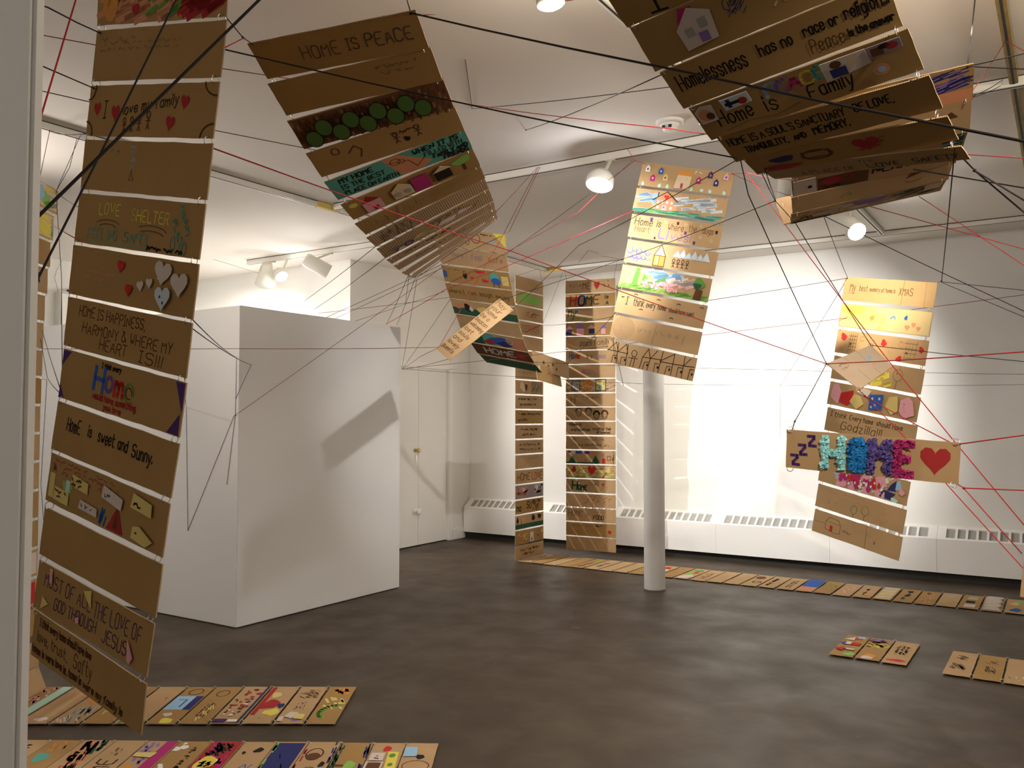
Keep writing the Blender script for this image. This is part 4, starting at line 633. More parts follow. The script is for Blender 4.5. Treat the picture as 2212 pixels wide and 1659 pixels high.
ART_F = {
 0: ['panel with many small coloured paper houses around a larger one', ('S', 'w', 2.35, .72, 2.9, .92, 1, .02)] + [('+paper_house', c, pentagon(x, y, .2, .3), [('H' if 0 else 'C', 'q' if c not in 'wYi' else 'b', x + .1, y + .12, .04, .05)]) for c, x, y in (('w', .2, .62), ('b', .8, .58), ('m', .5, .25), ('Y', 1.05, .32), ('m', 2.5, .36), ('p', 2.95, .64), ('n', 3.25, .34), ('i', 3.62, .62))]
    + [('+paper_house', 'h', [(1.6, .05), (2.25, .05), (2.28, .6), (1.68, .62)], [('R', 'm', 1.88, .07, 1.98, .28), ('C', 'l', 1.8, .48, .03, .04), ('C', 'l', 2.1, .48, .03, .04)]), ('P', 'o', [(1.62, .62), (2.26, .62), (2.24, .8), (1.7, .82)])] + [('B', 'M', x, .1, .07, .08) for x in (.2, .95, 1.3, 2.35, 2.8, 3.15, 3.75)],
 1: ['panel with a drawn house with a red heart, a fence and a lawn', ('R', 'l', .1, .4, .9, .9) if 0 else ('Z', 'l', .2, .45, 1.1, .8, 18, .1, (.2, .06)), ('Z', 's', 1.9, .35, 3.7, .85, 26, .12, (.25, .05)), ('Z', 't', .05, .02, 3.9, .2, 60, .05, (.35, .01)), ('Z', 'G', .05, .03, 2.4, .2, 20, .03, (.2, .01)), ('S', 'i', .55, .75, .95, .95, 1, .04)] + [('L', 'B', .014, [(.2 + .07 * k, .2), (.2 + .07 * k, .42)]) for k in range(9)] + [('L', 'B', .012, [(1.95 + .07 * k, .2), (1.95 + .07 * k, .38)]) for k in range(10)]
    + [('R', 'c', .95, .18, 1.78, .62), ('P', 'c', [(.95, .62), (1.78, .62), (1.4, .96)]), ('L', 'k', .035, [(.82, .58), (1.4, .98), (1.92, .6)]), ('R', 'B', 1.0, .72, 1.06, .92), ('H', 'r', 1.4, .74, .12, .12), ('R', 'i', 1.28, .18, 1.48, .4), ('H', 'r', 1.36, .3, .04, .05)] + [('R', 'q', x, y, x + .1, y + .12) for x, y in ((1.02, .46), (1.2, .47), (1.42, .47), (1.62, .46), (1.04, .24), (1.62, .24))],
 2: ["panel reading Home is where the dogs Heart Lives, with paw prints and swirls", T('Home', .2, .58, .3, fit=.85, wt=.026), T('is', 1.2, .58, .28, fit=.22, wt=.026), T('Where', 1.7, .52, .28, 'B', fit=.72), T('the', 2.6, .56, .28, 'B', fit=.38, wt=.02), T('dogs', 3.2, .56, .26, 'B', fit=.5, wt=.02), T('Heart', .25, .28, .26, 'g', fit=.72, wt=.02), T('L', 1.35, .1, .4, 'P', wt=.06), T('i', 1.72, .12, .36, 'P', wt=.06), T('ves!', 1.9, .12, .36, 'P', fit=.95, wt=.035)]
    + [swirl('h', x, y, .09) for x, y in ((.55, .9), (1.55, .85), (2.45, .85), (3.1, .85), (1.1, .3), (2.25, .35), (3.15, .4), (3.65, .3), (.12, .3))] + paw('p', .92, .84, .06) + paw('k', 2.1, .82, .05) + paw('p', 2.5, .46, .05) + paw('k', 3.8, .66, .05) + paw('k', 1.22, .08, .04) + paw('p', 2.95, .1, .05) + [('S', 'r', x, y, x + .12, y + .08, 1, .02) for x, y in ((.25, .9), (.5, .5), (1.5, .46), (2.65, .84), (2.85, .5), (2.1, .05))],
 3: ['panel with blue waves, a tall orange house, mountains and four stick figures', ('Z', 'P', .15, .1, 1.05, .6, 50, .018, (.1, .06))] + [('A', 'b', .2 + .2 * k, .62 + (k % 2) * .1, .14, .2, .025, PI, 1.9 * PI) for k in range(5)] + [('A', 'b', .25 + .2 * k, .35, .13, .12, .02, 2.9, 6) for k in range(5)]
    + [('R', 'o', 1.3, .06, 1.78, .5), ('R', 'Y', 1.38, .12, 1.52, .45), ('P', 'w', [(1.28, .5), (1.8, .5), (1.55, .95)]), ('L', 'B', .035, [(1.3, .05), (1.3, .5), (1.55, .97), (1.8, .5), (1.8, .05), (1.3, .05)]), ('L', 'B', .03, [(1.3, .5), (1.8, .5)]), ('L', 'B', .02, [(1.55, .06), (1.55, .5)])]
    + [('P', 's', [(2.1 + .25 * k, .55), (2.3 + .25 * k, .82 + .1 * (k % 2)), (2.5 + .25 * k, .52)]) for k in range(6)] + [('L', 'x', .016, [(2.1 + .25 * k, .55), (2.3 + .25 * k, .82 + .1 * (k % 2)), (2.5 + .25 * k, .52)]) for k in range(6)] + [('F', 'k', 2.2 + .2 * k, .1, .36) for k in range(4)],
 4: ['panel with a painted garden of green grass, pink flowers and two trees', ('R', 'Y', .05, .2, .85, .98), ('Z', 'l', 1.1, .6, 2.6, .92, 26, .14, (.25, .05)), ('Z', 'q', 2.2, .5, 3.4, .8, 18, .1, (.25, .1)), ('Z', 'e', .05, .03, 3.9, .24, 120, .05, (.16, .03)), ('Z', 'G', .05, .02, 3.9, .2, 20, .03, (.1, .04)), ('P', 'G', [(.55, .2), (.82, .2), (.85, .95), (.68, .97)]), ('P', 'G', [(.95, .25), (1.05, .75), (1.35, .45), (1.75, .55), (2.05, .8), (1.95, .35), (1.5, .3)]), ('O', 'Y', .28, .8, .16, .12, .02)] + blobs('i', 1.0, .2, 3.1, .5, 44, .07, .07) + blobs('c', 1.1, .2, 3.0, .45, 20, .03, .04) + [('P', 'B', [(3.35, .05), (3.7, .05), (3.72, .45), (3.42, .5)]), ('B', 'G', 3.5, .72, .25, .2), ('B', 'd', 3.45, .6, .16, .14)],
 5: ['panel reading I think every home should have a pet', T('-', .2, .55, .3, wt=.04), T('I', .42, .44, .32, wt=.03), T('think', .78, .42, .34, fit=.52, wt=.026), T('every', 1.38, .45, .26, fit=.42, wt=.024), T('home', 1.9, .46, .22, fit=.4, wt=.024), T('should have a pet.', 2.4, .44, .19, fit=1.15, wt=.018)] + [('L', 'k', .03, [(x, y), (x + .08, y + .03), (x + .16, y)]) for x, y in ((.75, .9), (1.8, .85), (2.7, .82), (3.7, .85), (1.1, .3), (2.5, .18), (3.2, .45))],
 6: ['panel with faint rings like tree rings', *[('O', 'f', .55, .5, .08 + .08 * k, .08 + .08 * k, .014) for k in range(6)], ('S', 'f', 1.2, .35, 3.5, .75, 1, .012), ('L', 'f', .015, [(2.0, .9), (1.95, .1)]), ('L', 'f', .02, [(3.3, .7), (3.25, .3)])],
 7: ['bottom panel with a row of houses drawn in black marker', ('L', 'k', .03, [(.02, .52), (.35, .95), (.5, .55), (.82, .95), (.95, .55)]), ('L', 'k', .03, [(.02, .55), (.95, .55)]), ('L', 'k', .025, [(.3, .03), (.3, .35), (.48, .35)]), ('L', 'k', .03, [(.45, .95), (.52, .05)]), ('L', 'k', .025, [(.7, .03), (.7, .35), (.9, .35)]), ('L', 'k', .03, [(.9, .95), (.95, .03)]), ('C', 'k', .44, .25, .04, .05), ('C', 'k', .88, .25, .04, .05),
     ('O', 'k', 1.25, .62, .12, .14, .025), ('L', 'k', .025, [(1.2, .48), (1.15, .04)]), ('L', 'k', .025, [(1.32, .48), (1.3, .04)]), ('L', 'k', .025, [(1.05, .4), (1.45, .42)]), ('L', 'k', .03, [(1.6, .05), (1.65, .55), (1.85, .95), (2.0, .55), (1.95, .03)]), ('L', 'k', .03, [(1.65, .55), (2.45, .6)]), ('L', 'k', .03, [(2.0, .55), (2.25, .95)]), ('L', 'k', .03, [(2.5, .98), (2.45, .03)]), ('L', 'k', .025, [(1.75, .03), (1.78, .35), (1.95, .38)]), ('C', 'k', 1.92, .25, .04, .05), ('L', 'k', .025, [(2.25, .03), (2.25, .4), (2.42, .4)]), ('C', 'k', 2.4, .25, .05, .06),
     ('L', 'k', .03, [(2.45, .55), (3.02, .97), (3.02, .03)]), ('L', 'k', .03, [(2.45, .52), (3.5, .56), (3.95, .6)]), ('L', 'k', .025, [(2.75, .03), (2.78, .38), (2.98, .4)]), ('C', 'k', 2.92, .26, .04, .06), ('L', 'k', .03, [(3.48, .97), (3.5, .03)]), ('L', 'k', .03, [(3.5, .58), (3.75, .92)]), ('L', 'k', .025, [(3.28, .03), (3.28, .45), (3.46, .45)]), ('C', 'k', 3.44, .28, .04, .06), ('L', 'k', .03, [(3.78, .03), (3.8, .48), (3.96, .48)]), ('C', 'k', 3.92, .28, .04, .06)],
}
ART_G = {
 0: ['panel reading My best memory of home is XMAS', T('My', .3, .42, .34, 'B', fit=.3), T('best', .75, .46, .24, 'B', fit=.4, wt=.018), T('memory of home is', 1.22, .46, .18, 'B', fit=1.15, wt=.016), T('XMAS', 2.5, .4, .3, 'B', fit=.62), ('L', 'g', .012, [(.25, .34), (.55, .34)]), ('L', 'g', .014, [(2.65, .02), (2.68, .98)]), ('L', 'f', .012, [(3.62, .02), (3.6, .98)])],
 1: ['panel coloured pale yellow with pink hearts', ('R', 'E', .03, .03, 3.97, .97), ('B', 'Y', 1.1, .6, .9, .35), ('B', 'y', .6, .75, .5, .24), ('P', 'Y', [(1.7, .05), (1.95, .75), (2.15, .05)]), ('B', 'o', 1.5, .5, .1, .12), ('S', 'l', 2.25, .5, 2.8, .72, 1, .06), ('B', 'b', 2.95, .65, .07, .09), ('H', 'c', 3.05, .25, .12, .14), ('H', 'c', 3.3, .38, .1, .13), ('H', 'c', 3.52, .25, .1, .13)],
 2: ['panel with red splashes and pencil grids', ('B', 'r', .32, .72, .13, .17), ('B', 'r', 2.15, .68, .12, .14), ('B', 'r', 2.9, .12, .12, .12), ('B', 'r', 3.75, .6, .1, .14)] + [('L', 'B', .014, [(x, .08), (x + .06, .92)]) for x in (.6, .7, .8, .9)] + [('L', 'B', .014, [(.58, y), (.95, y)]) for y in (.2, .35, .5, .65, .8)] + [('L', 'f', .012, [(x, .08), (x + .06, .92)]) for x in (3.1, 3.22, 3.34, 3.5)] + [('L', 'f', .012, [(3.05, y), (3.6, y)]) for y in (.2, .4, .6, .8)] + [('O', 'c', 1.2, .75, .1, .1, .02), ('O', 'c', 2.9, .7, .08, .14, .02), ('O', 'c', .28, .22, .05, .12, .02), ('C', 'k', .68, .45, .03, .04), ('C', 'k', 3.18, .4, .03, .04), ('S', 'i', 1.5, .4, 1.9, .8, 2), ('S', 'i', 2.3, .3, 2.8, .6, 2)],
 3: ['panel with a round smiling face and yellow shading', ('Z', 'y', 1.8, .1, 2.6, .7, 20, .1, (.2, .1)), ('O', 'g', 2.95, .6, .2, .24, .016), ('C', 'k', 2.9, .66, .02, .03), ('C', 'k', 3.02, .66, .02, .03), ('L', 'g', .016, [(2.95, .36), (2.92, .02)]), ('L', 'f', .016, [(3.0, .98), (3.0, .84)])],
 4: ['panel with seven pasted cloth and paper houses', *[('+paper_house', c, pl, deco) for c, pl, deco in (
     ('i', [(.12, .35), (.5, .1), (.75, .4), (.42, .95), (.2, .9)], None), ('r', [(.55, .2), (.95, .1), (1.2, .4), (1.15, .8), (.6, .6)], None), ('Y', [(1.05, .3), (1.4, .02), (1.7, .3), (1.5, .6), (1.2, .65)], [('S', 'h', 1.2, .2, 1.5, .5, 3, .03)]), ('q', [(1.35, .75), (1.8, .6), (1.95, .9), (1.6, .97)], None),
     ('b', [(1.95, .12), (2.5, .2), (2.48, .85), (1.9, .75)], [('C', 'q', 2.05, .6, .05, .06), ('C', 'q', 2.35, .65, .05, .06), ('C', 'q', 2.2, .35, .05, .05), ('C', 'q', 2.05, .25, .04, .05)]), ('Y', [(2.65, .4), (2.95, .1), (3.2, .3), (3.1, .9), (2.75, .8)], [('S', 'h', 2.8, .25, 3.05, .75, 3, .03)]), ('i', [(3.25, .3), (3.5, .05), (3.9, .25), (3.75, .8), (3.55, .95), (3.25, .75)], [('S', 'v', 3.4, .3, 3.7, .7, 3, .02)]))]],
 5: ['panel reading I think Every home should Have Godzilla', T('I think', .2, .66, .22, 'k', fit=.78), T('Every home', 1.08, .66, .2, 'k', fit=1.1), T('should', 2.3, .66, .2, 'k', fit=.62), T('Have', 3.0, .66, .22, 'k', fit=.45), T('Godzilla!!!', .75, .2, .34, 'k', fit=1.9, wt=.024)],
 7: ['panel painted with pink berries, white buds and blue leaves', ('Z', 'w', .9, .1, 3.2, .95, 40, .1, (.15, .1)), ('P', 'l', [(.4, .95), (.55, .98), (1.2, .3), (.95, .25), (.7, .5)]), ('P', 'n', [(2.7, .1), (3.3, .05), (3.5, .35), (3.0, .4)]), ('P', 'n', [(3.1, .4), (3.5, .45), (3.45, .9), (3.25, .7)]), ('P', 'l', [(3.45, .5), (3.7, .6), (3.6, .95), (3.45, .85)])] + blobs('i', .95, .12, 3.0, .9, 40, .11, .14) + blobs('m', 1.0, .2, 2.9, .9, 26, .1, .12) + blobs('r', 1.2, .2, 2.8, .85, 12, .08, .1) + blobs('w', 1.2, .2, 3.0, .6, 16, .05, .06) + [('B', 'm', .18, .7, .14, .16), ('B', 'i', 3.75, .5, .12, .14), ('B', 'M', 3.5, .1, .15, .1)],
 8: ['panel with faint red writing, a heart and two round trees', ('S', 'c', .55, .78, 3.2, .92, 1, .016), ('S', 'c', 1.8, .6, 3.0, .74, 1, .016), ('O', 'G', 1.8, .35, .14, .18, .018), ('L', 'g', .02, [(1.8, .18), (1.78, .02)]), ('O', 'G', 2.3, .45, .16, .2, .018), ('L', 'g', .02, [(2.3, .25), (2.28, .05)]), ('L', 'c', .016, heart(3.1, .35, .26, .26) + heart(3.1, .35, .26, .26)[:1]), ('S', 'f', .6, .2, 1.2, .5, 1)],
 9: ['bottom panel with a small house with a red door', ('L', 'B', .016, [(.6, .3), (.6, .65), (.8, .85), (1.2, .8), (1.3, .6), (1.3, .25), (1.05, .2), (.6, .3)]), ('L', 'B', .014, [(.6, .65), (1.1, .62), (1.3, .6)]), ('R', 'r', .82, .25, .95, .5), ('L', 'g', .012, [(.05, .5), (.6, .52)]), ('S', 'g', 1.4, .3, 2.0, .55, 1), ('L', 'f', .014, [(2.5, .02), (2.45, .98)]), ('S', 'g', 2.5, .3, 2.75, .7, 2), ('S', 'g', 2.85, .2, 3.1, .5, 1, .025)],
}
def letters(s, x, y, h, c, fit, wt=.06): return T(s, x, y, h, c, fit=fit, wt=wt)
ART_L = {
 0: [('S', 'f', .3, .4, 1.8, .8, 1, .03), T('ME', 1.4, .3, .5, 'g', fit=.7, wt=.05), ('H', 'R', 2.55, .5, .25, .4), ('S', 'g', 2.9, .3, 3.8, .7, 1, .03), ('S', 'R', 3.3, .75, 3.7, .95, 1, .03)],
 1: ['panel reading HOME is', T('H', .35, .15, .7, 'r', wt=.14), T('O', 1.05, .15, .7, 'n', wt=.14), T('M', 1.65, .15, .7, 'd', wt=.1), T('E', 2.25, .15, .7, 'B', wt=.1), T('is', 3.2, .55, .3, fit=.35, wt=.05), T('A', 3.25, .1, .3, fit=.3, wt=.05)],
 2: [T('My', .2, .4, .5, 'd', fit=.7, wt=.07), ('B', 'b', .9, .75, .12, .1), ('Z', 'G', .3, .1, 2.4, .3, 14, .03, (.25, .03)), ('L', 'x', .04, [(1.3, .8), (1.9, .2)]), ('S', 'c', 2.6, .4, 3.6, .8, 1, .03)],
 3: ['panel with four pink and purple paper houses', ('R', 'n', .05, .1, .5, .45), ('P', 'i', [(0.02, .5), (.6, .55), (.3, .8)]), ('R', 'i', .9, .05, 1.5, .55), ('P', 'P', [(.75, .55), (1.65, .55), (1.2, .95)]), ('R', 'n', 1.9, .15, 2.35, .5), ('P', 'i', [(1.8, .55), (2.45, .55), (2.1, .85)]), ('R', 'i', 2.9, .1, 3.25, .5), ('P', 'P', [(2.75, .55), (3.4, .55), (3.05, .85)])],
 4: ['panel reading peace and family', ('H', 'c', .4, .6, .2, .3), T('peace', 1.2, .3, .45, 'g', fit=1.0, wt=.04), T('family', 2.3, .35, .45, 'g', fit=1.4, wt=.04)],
 5: ['panel reading Home is a place', T('Ho', .3, .4, .45, 'b', fit=.45, wt=.06), T('me', .8, .4, .4, 'r', fit=.4, wt=.06), T('is a', 1.7, .4, .35, 'B', fit=.5, wt=.04), T('place', 2.7, .4, .35, 'P', fit=.7, wt=.03)],
 6: ['panel with a faint rainbow', ('A', 'c', 1.85, .3, .75, .55, .07, .2, 2.9), ('A', 'o', 1.85, .3, .65, .45, .06, .2, 2.9), ('A', 'P', 1.85, .3, .55, .34, .05, .2, 2.9), ('S', 'P', 1.3, .25, 2.4, .5, 1, .04)],
 7: ['panel drawn as a stone wall with coloured windows', ('R', 'q', .02, .02, 3.98, .98) if 0 else ('Z', 'q', .1, .1, 3.9, .9, 40, .06, (.2, .02)), ('R', 'x', .55, .2, 1.1, .8), ('L', 'k', .05, [(.5, .15), (.5, .85), (1.15, .85), (1.15, .15), (.5, .15)]), ('R', 'o', 1.5, .05, 2.05, .95), ('R', 'Y', 2.5, .2, 3.2, .9), ('L', 'k', .05, [(2.45, .1), (2.45, .95), (3.25, .95), (3.25, .1), (2.45, .1)]), ('B', 't', 2.8, .4, .15, .15)] + [('L', 'k', .03, [(.08 + .27 * k, .1 + .2 * (k * 3 % 5)), (.24 + .27 * k, .1 + .2 * (k * 3 % 5))]) for k in range(15)] + [('L', 'k', .03, [(.08 + .27 * k, .2 + .2 * (k * 2 % 4)), (.2 + .27 * k, .2 + .2 * (k * 2 % 4))]) for k in range(15)],
 8: [T('Hi', .4, .25, .55, 'f', fit=.5, wt=.05), ('S', 'f', 1.4, .5, 3, .85, 1, .04)],
 9: ['panel with four drawn faces', *[q for x, h, c in ((1.05, .6, 'g'), (1.85, .62, 'g'), (2.5, .38, 'k'), (3.15, .42, 'B')) for q in (('O', c, x, h, .2, .28, .05), ('C', c, x - .07, h + .04, .03, .04), ('C', c, x + .07, h + .04, .03, .04), ('A', c, x, h - .05, .1, .1, .03, 3.4, 6), ('A', c, x, h + .05, .26, .3, .09, .1, 3.0))]],
 10: ['panel reading Home is accepting everyone no matter their differences', T('Home is', .3, .7, .22, fit=1.0, wt=.04), T('accepting everyone', .4, .3, .24, fit=1.6, wt=.03), T('no matter their', 2.2, .36, .22, fit=1.5, wt=.03), T('differences!', 2.5, .1, .18, fit=1.1, wt=.03)],
 11: [('S', 'f', .3, .6, 3.6, .9, 1, .03), ('S', 'g', .3, .15, 3.7, .5, 1, .04)],
 12: ['panel with green trees and a small red house', ('R', 'n', .15, .82, .35, .97), ('R', 's', .4, .72, .75, .97), ('R', 'b', .8, .75, 1.3, .97), ('R', 'p', 1.5, .75, 1.9, .92), ('R', 'd', .02, .02, 2.6, .12), ('P', 'd', [(.2, .1), (.85, .1), (.52, .62)]), ('P', 'd', [(2.1, .1), (2.75, .1), (2.4, .65)]), ('H', 'r', 1.6, .25, .07, .12), ('L', 'c', .05, [(2.8, .05), (2.8, .55), (3.2, .85), (3.65, .55), (3.65, .05)]), ('R', 'r', 2.95, .05, 3.2, .42), ('L', 'B', .04, [(3.35, .3), (3.35, .6), (3.6, .6), (3.6, .3), (3.35, .3)]), ('Z', 'd', 3.75, .3, 3.9, .9, 10, .04, (.06, .04)), ('L', 'B', .04, [(3.83, .02), (3.83, .7)])],
 13: ['panel with a large red heart between two flowers', ('Z', 'Y', .1, .1, 3.9, .9, 50, .1, (.3, .03)), ('H', 'r', 2.1, .55, .36, .42), ('B', 'R', .65, .65, .18, .2), ('L', 'B', .04, [(.8, .5), (1.05, .1)]), ('B', 'Y', 3.4, .6, .2, .18), ('L', 'B', .06, [(3.3, .45), (2.95, .05)]), ('Z', 'G', .1, .02, 3.9, .1, 20, .03, (.2, .02)), ('S', 'g', 1.0, .6, 1.6, .85, 1, .03), ('S', 'g', 2.7, .6, 3.2, .85, 1, .03)],
 14: ['panel reading HOME in dark letters with a red heart balloon', T('H', .5, .2, .6, 'd', wt=.13), T('OME', 1.0, .2, .35, 'd', fit=.75, wt=.1), ('S', 'g', 1.9, .5, 2.8, .75, 1, .03), ('H', 'r', 3.0, .62, .12, .14), ('L', 'B', .025, [(3.0, .48), (2.8, .1)]), ('S', 'g', 3.2, .1, 3.6, .6, 2, .02)],
 15: [('Z', 'R', 1.2, .2, 3.6, .8, 40, .02, (.12, .06))], 16: ['panel reading HOME is FOOD', T('HOME', .2, .4, .4, 'g', fit=1.2, wt=.04), T('is', 1.65, .45, .25, 'g', fit=.25), T('FOOD', 2.2, .2, .3, 'k', fit=.9, wt=.05), ('S', 'f', 2.2, .6, 3.5, .85, 1)],
 17: [('S', 'g', .3, .7, 2.2, .85, 1, .03), ('S', 'k', 2.3, .7, 3.2, .9, 1, .05), ('B', 'R', 3.5, .4, .15, .15), ('S', 'f', .3, .2, 2.8, .5, 1)],
}
ART_K = {1: ['panel with a green field', ('P', 'e', [(.1, .3), (1.2, .95), (3.8, .7), (3.2, .15)])], 2: [('Z', 'R', 1.4, .3, 2.8, .7, 10, .04, (.2, .05)), ('S', 'g', 2.3, .4, 3.8, .7, 1, .05)], 3: [('S', 'f', .4, .2, 3.7, .8, 3, .03), ('L', 'r', .08, [(1.4, .2), (3.6, .95)])], 4: [('O', 'R', .5, .6, .2, .3, .05)], 6: [('S', 'f', .3, .3, 3, .7, 1)],
 7: ['panel with a pale shape and a dark bird', ('P', 'h', [(.8, .95), (1.6, .5), (1.2, .1), (.6, .5)]), ('B', 'B', 1.5, .5, .2, .3), ('Z', 'd', 2.4, .1, 3.8, .9, 40, .03, (.2, .2))], 8: [('S', 'k', .4, .6, 3.3, .85, 1, .05), ('S', 'k', .5, .2, 3, .45, 1, .05)], 9: [('S', 'k', .4, .6, 3.7, .85, 1, .05), ('S', 'k', .3, .15, 2, .4, 1, .05)],
 10: [('S', 'k', .7, .55, 3.3, .8, 1, .05), ('S', 'k', 1, .15, 3, .45, 1, .05)], 11: [('S', 'g', .6, .5, 3.6, .8, 1, .05), ('S', 'g', .6, .15, 3.8, .45, 1, .05)], 12: [('S', 'f', 1.2, .6, 3.6, .85, 1)], 13: ['panel reading HOME LOVE', T('HOME', .3, .25, .5, 'B', fit=1.8, wt=.06), T('LOVE', 2.3, .25, .5, 'R', fit=1.6, wt=.06)],
 14: ['panel coloured pink and grey with two white hearts', ('R', 'v', .02, .02, 3.98, .98), ('Z', 'c', .1, .2, 1.6, .9, 20, .1, (.3, .1)), ('Z', 'x', 2.8, .1, 3.9, .9, 20, .1, (.3, .1)), ('H', 'i', 1.15, .6, .2, .25), ('H', 'q', 3.0, .65, .22, .3)],
 15: [T('no', .2, .2, .5, 'k', fit=.7, wt=.08), T('SU', 1.6, .35, .5, 'k', fit=.7, wt=.07), ('Z', 'B', 2.4, .1, 3.3, .9, 30, .06, (.1, .1)), ('H', 'B', 2.6, .75, .2, .2), ('H', 'B', 3.4, .75, .2, .2)], 16: ['panel with dark trees on a green strip', ('R', 'd', .02, .02, 3.98, .35), ('B', 'k', 2.5, .7, .25, .2), ('B', 'k', 3.4, .72, .25, .2), ('R', 'c', 1.3, .4, 1.5, .75), ('L', 'k', .06, [(.8, .35), (.8, .7)]), ('B', 'k', .3, .65, .15, .2)],
 17: ['panel with a white paper house and yellow spots', ('+paper_house', 'q', [(2.0, .05), (2.5, .05), (2.5, .75), (2.0, .75)], [('R', 'k', 2.2, .1, 2.3, .35)]), ('B', 'Y', 3.8, .7, .12, .15), ('B', 'Y', 1.2, .6, .1, .1), ('S', 'k', 3.0, .35, 3.8, .5, 1, .08), ('Z', 'y', .2, .3, 1.8, .8, 8, .05, (.1, .05))], 18: [('S', 'B', .6, .5, 3.6, .8, 1, .05), ('S', 'B', .8, .2, 3, .5, 1, .05)]}
# floor part of the same run (index = board along the floor)
for i, ops in {0: [('Z', 'y', .1, .1, .8, .9, 6, .08, (.2, .1)), ('S', 'B', 2.2, .3, 3.4, .6, 1, .06)], 6: [('Z', 'e', 2.4, .3, 3.6, .7, 6, .1, (.2, .1)), ('S', 'b', .5, .4, 2.5, .6, 1, .08), ('B', 'R', .6, .6, .2, .2)], 7: [('S', 'n', 1, .3, 3, .7, 2, .06)], 11: ['board with red scribble', ('B', 'r', 1.4, .5, .8, .25), ('B', 'r', 2.8, .5, .8, .3), ('B', 'q', 2.2, .3, .5, .2)], 13: ['board with green and red leaves', ('B', 'q', .8, .5, .8, .4), ('B', 'e', 2.0, .6, .6, .3), ('B', 'r', 2.4, .4, .3, .2), ('B', 'G', 3.2, .5, .4, .3)], 14: [('S', 'c', .6, .3, 3.2, .7, 2, .05)], 17: [('C', 'B', 3.0, .6, .5, .3), ('O', 'k', 1.4, .4, .3, .25, .08)], 18: [('S', 'k', .6, .5, 3.4, .8, 1, .08)], 19: [('S', 'g', .6, .3, 3.4, .7, 2, .05)],
 20: ['board painted blue and red-orange', ('R', 'b', 1.5, .02, 3.98, .98), ('R', 'c', .02, .02, 1.5, .98)], 21: [('Z', 'G', .4, .2, 3.4, .8, 12, .04, (.2, .05))], 22: [('Z', 'i', .8, .2, 3.2, .8, 10, .06, (.2, .05))], 23: [('S', 'k', .6, .4, 3.2, .7, 1, .06), ('B', 'o', 1.0, .3, .3, .2)], 24: ['board striped in pale yellow and cream'] + [('P', 'q' if k % 2 else 'Y', [(.1 + .48 * k, .1), (.5 + .48 * k, .06), (.45 + .48 * k, .92), (.08 + .48 * k, .9)]) for k in range(8)],
 25: [('B', 'k', 2.0, .5, .5, .15), ('B', 'k', 3.2, .5, .4, .15), ('B', 'k', 1, .6, .3, .12)], 26: [('Z', 'c', .4, .2, 3.6, .8, 16, .06, (.3, .05)), ('B', 'B', 3.3, .6, .3, .15)], 27: [('B', 'x', 2.9, .5, .5, .2)], 28: [('R', 'x', 2.6, .25, 3.5, .75), ('R', 'k', 1.5, .3, 2.2, .75), ('R', 'q', .3, .2, 1.2, .75)],
 29: ['board pasted over with curled white paper strips'] + [('+paper_strip', 'q', [(.1 + .36 * k, .06 + .1 * (k % 3)), (.42 + .36 * k, .1), (.5 + .36 * k, .9 - .1 * (k % 2)), (.16 + .36 * k, .95)]) for k in range(10)] + [('Z', 'k', .2, .1, 3.8, .9, 26, .04, (.05, .2))], 30: [('B', 'b', .8, .5, .5, .25), ('B', 'Y', 2.6, .6, .4, .2), ('B', 'e', 3.2, .4, .3, .2)]}.items(): ART_K[19 + (i if i < 2 else i - 2)] = ops
ART_M = {0: ['top panel with red, green and blue paint on cream', ('R', 'Y', .1, .1, 3.9, .95), ('Z', 'q', .1, .1, 3.9, .9, 30, .2, (.4, .05)), ('B', 'e', 3.0, .4, .35, .3), ('B', 'G', 3.3, .25, .4, .12), ('B', 'l', 2.6, .6, .3, .25), ('B', 'R', 2.1, .5, .2, .3)], 1: ['panel painted orange and yellow', ('R', 'Y', .05, .05, 3.9, .95), ('B', 'o', 2.3, .5, .6, .35), ('B', 'y', 3.3, .5, .5, .4), ('Z', 't', 3.8, .1, 3.95, .9, 10, .05, (.03, .1))],
 2: [('S', 'c', 2.2, .3, 3.2, .7, 2, .03)], 3: [('S', 'k', 2.4, .3, 3.6, .8, 2, .05)], 4: [('S', 'k', 2.2, .2, 3.4, .8, 2, .05)], 6: [('S', 'k', 2.6, .3, 3.6, .8, 2, .04)], 7: [('S', 'k', 2.6, .3, 3.6, .8, 2, .04)], 13: [('R', 'q', 3.2, .1, 3.9, .9)], 14: [('R', 'r', 3.0, .1, 3.8, .9)]}
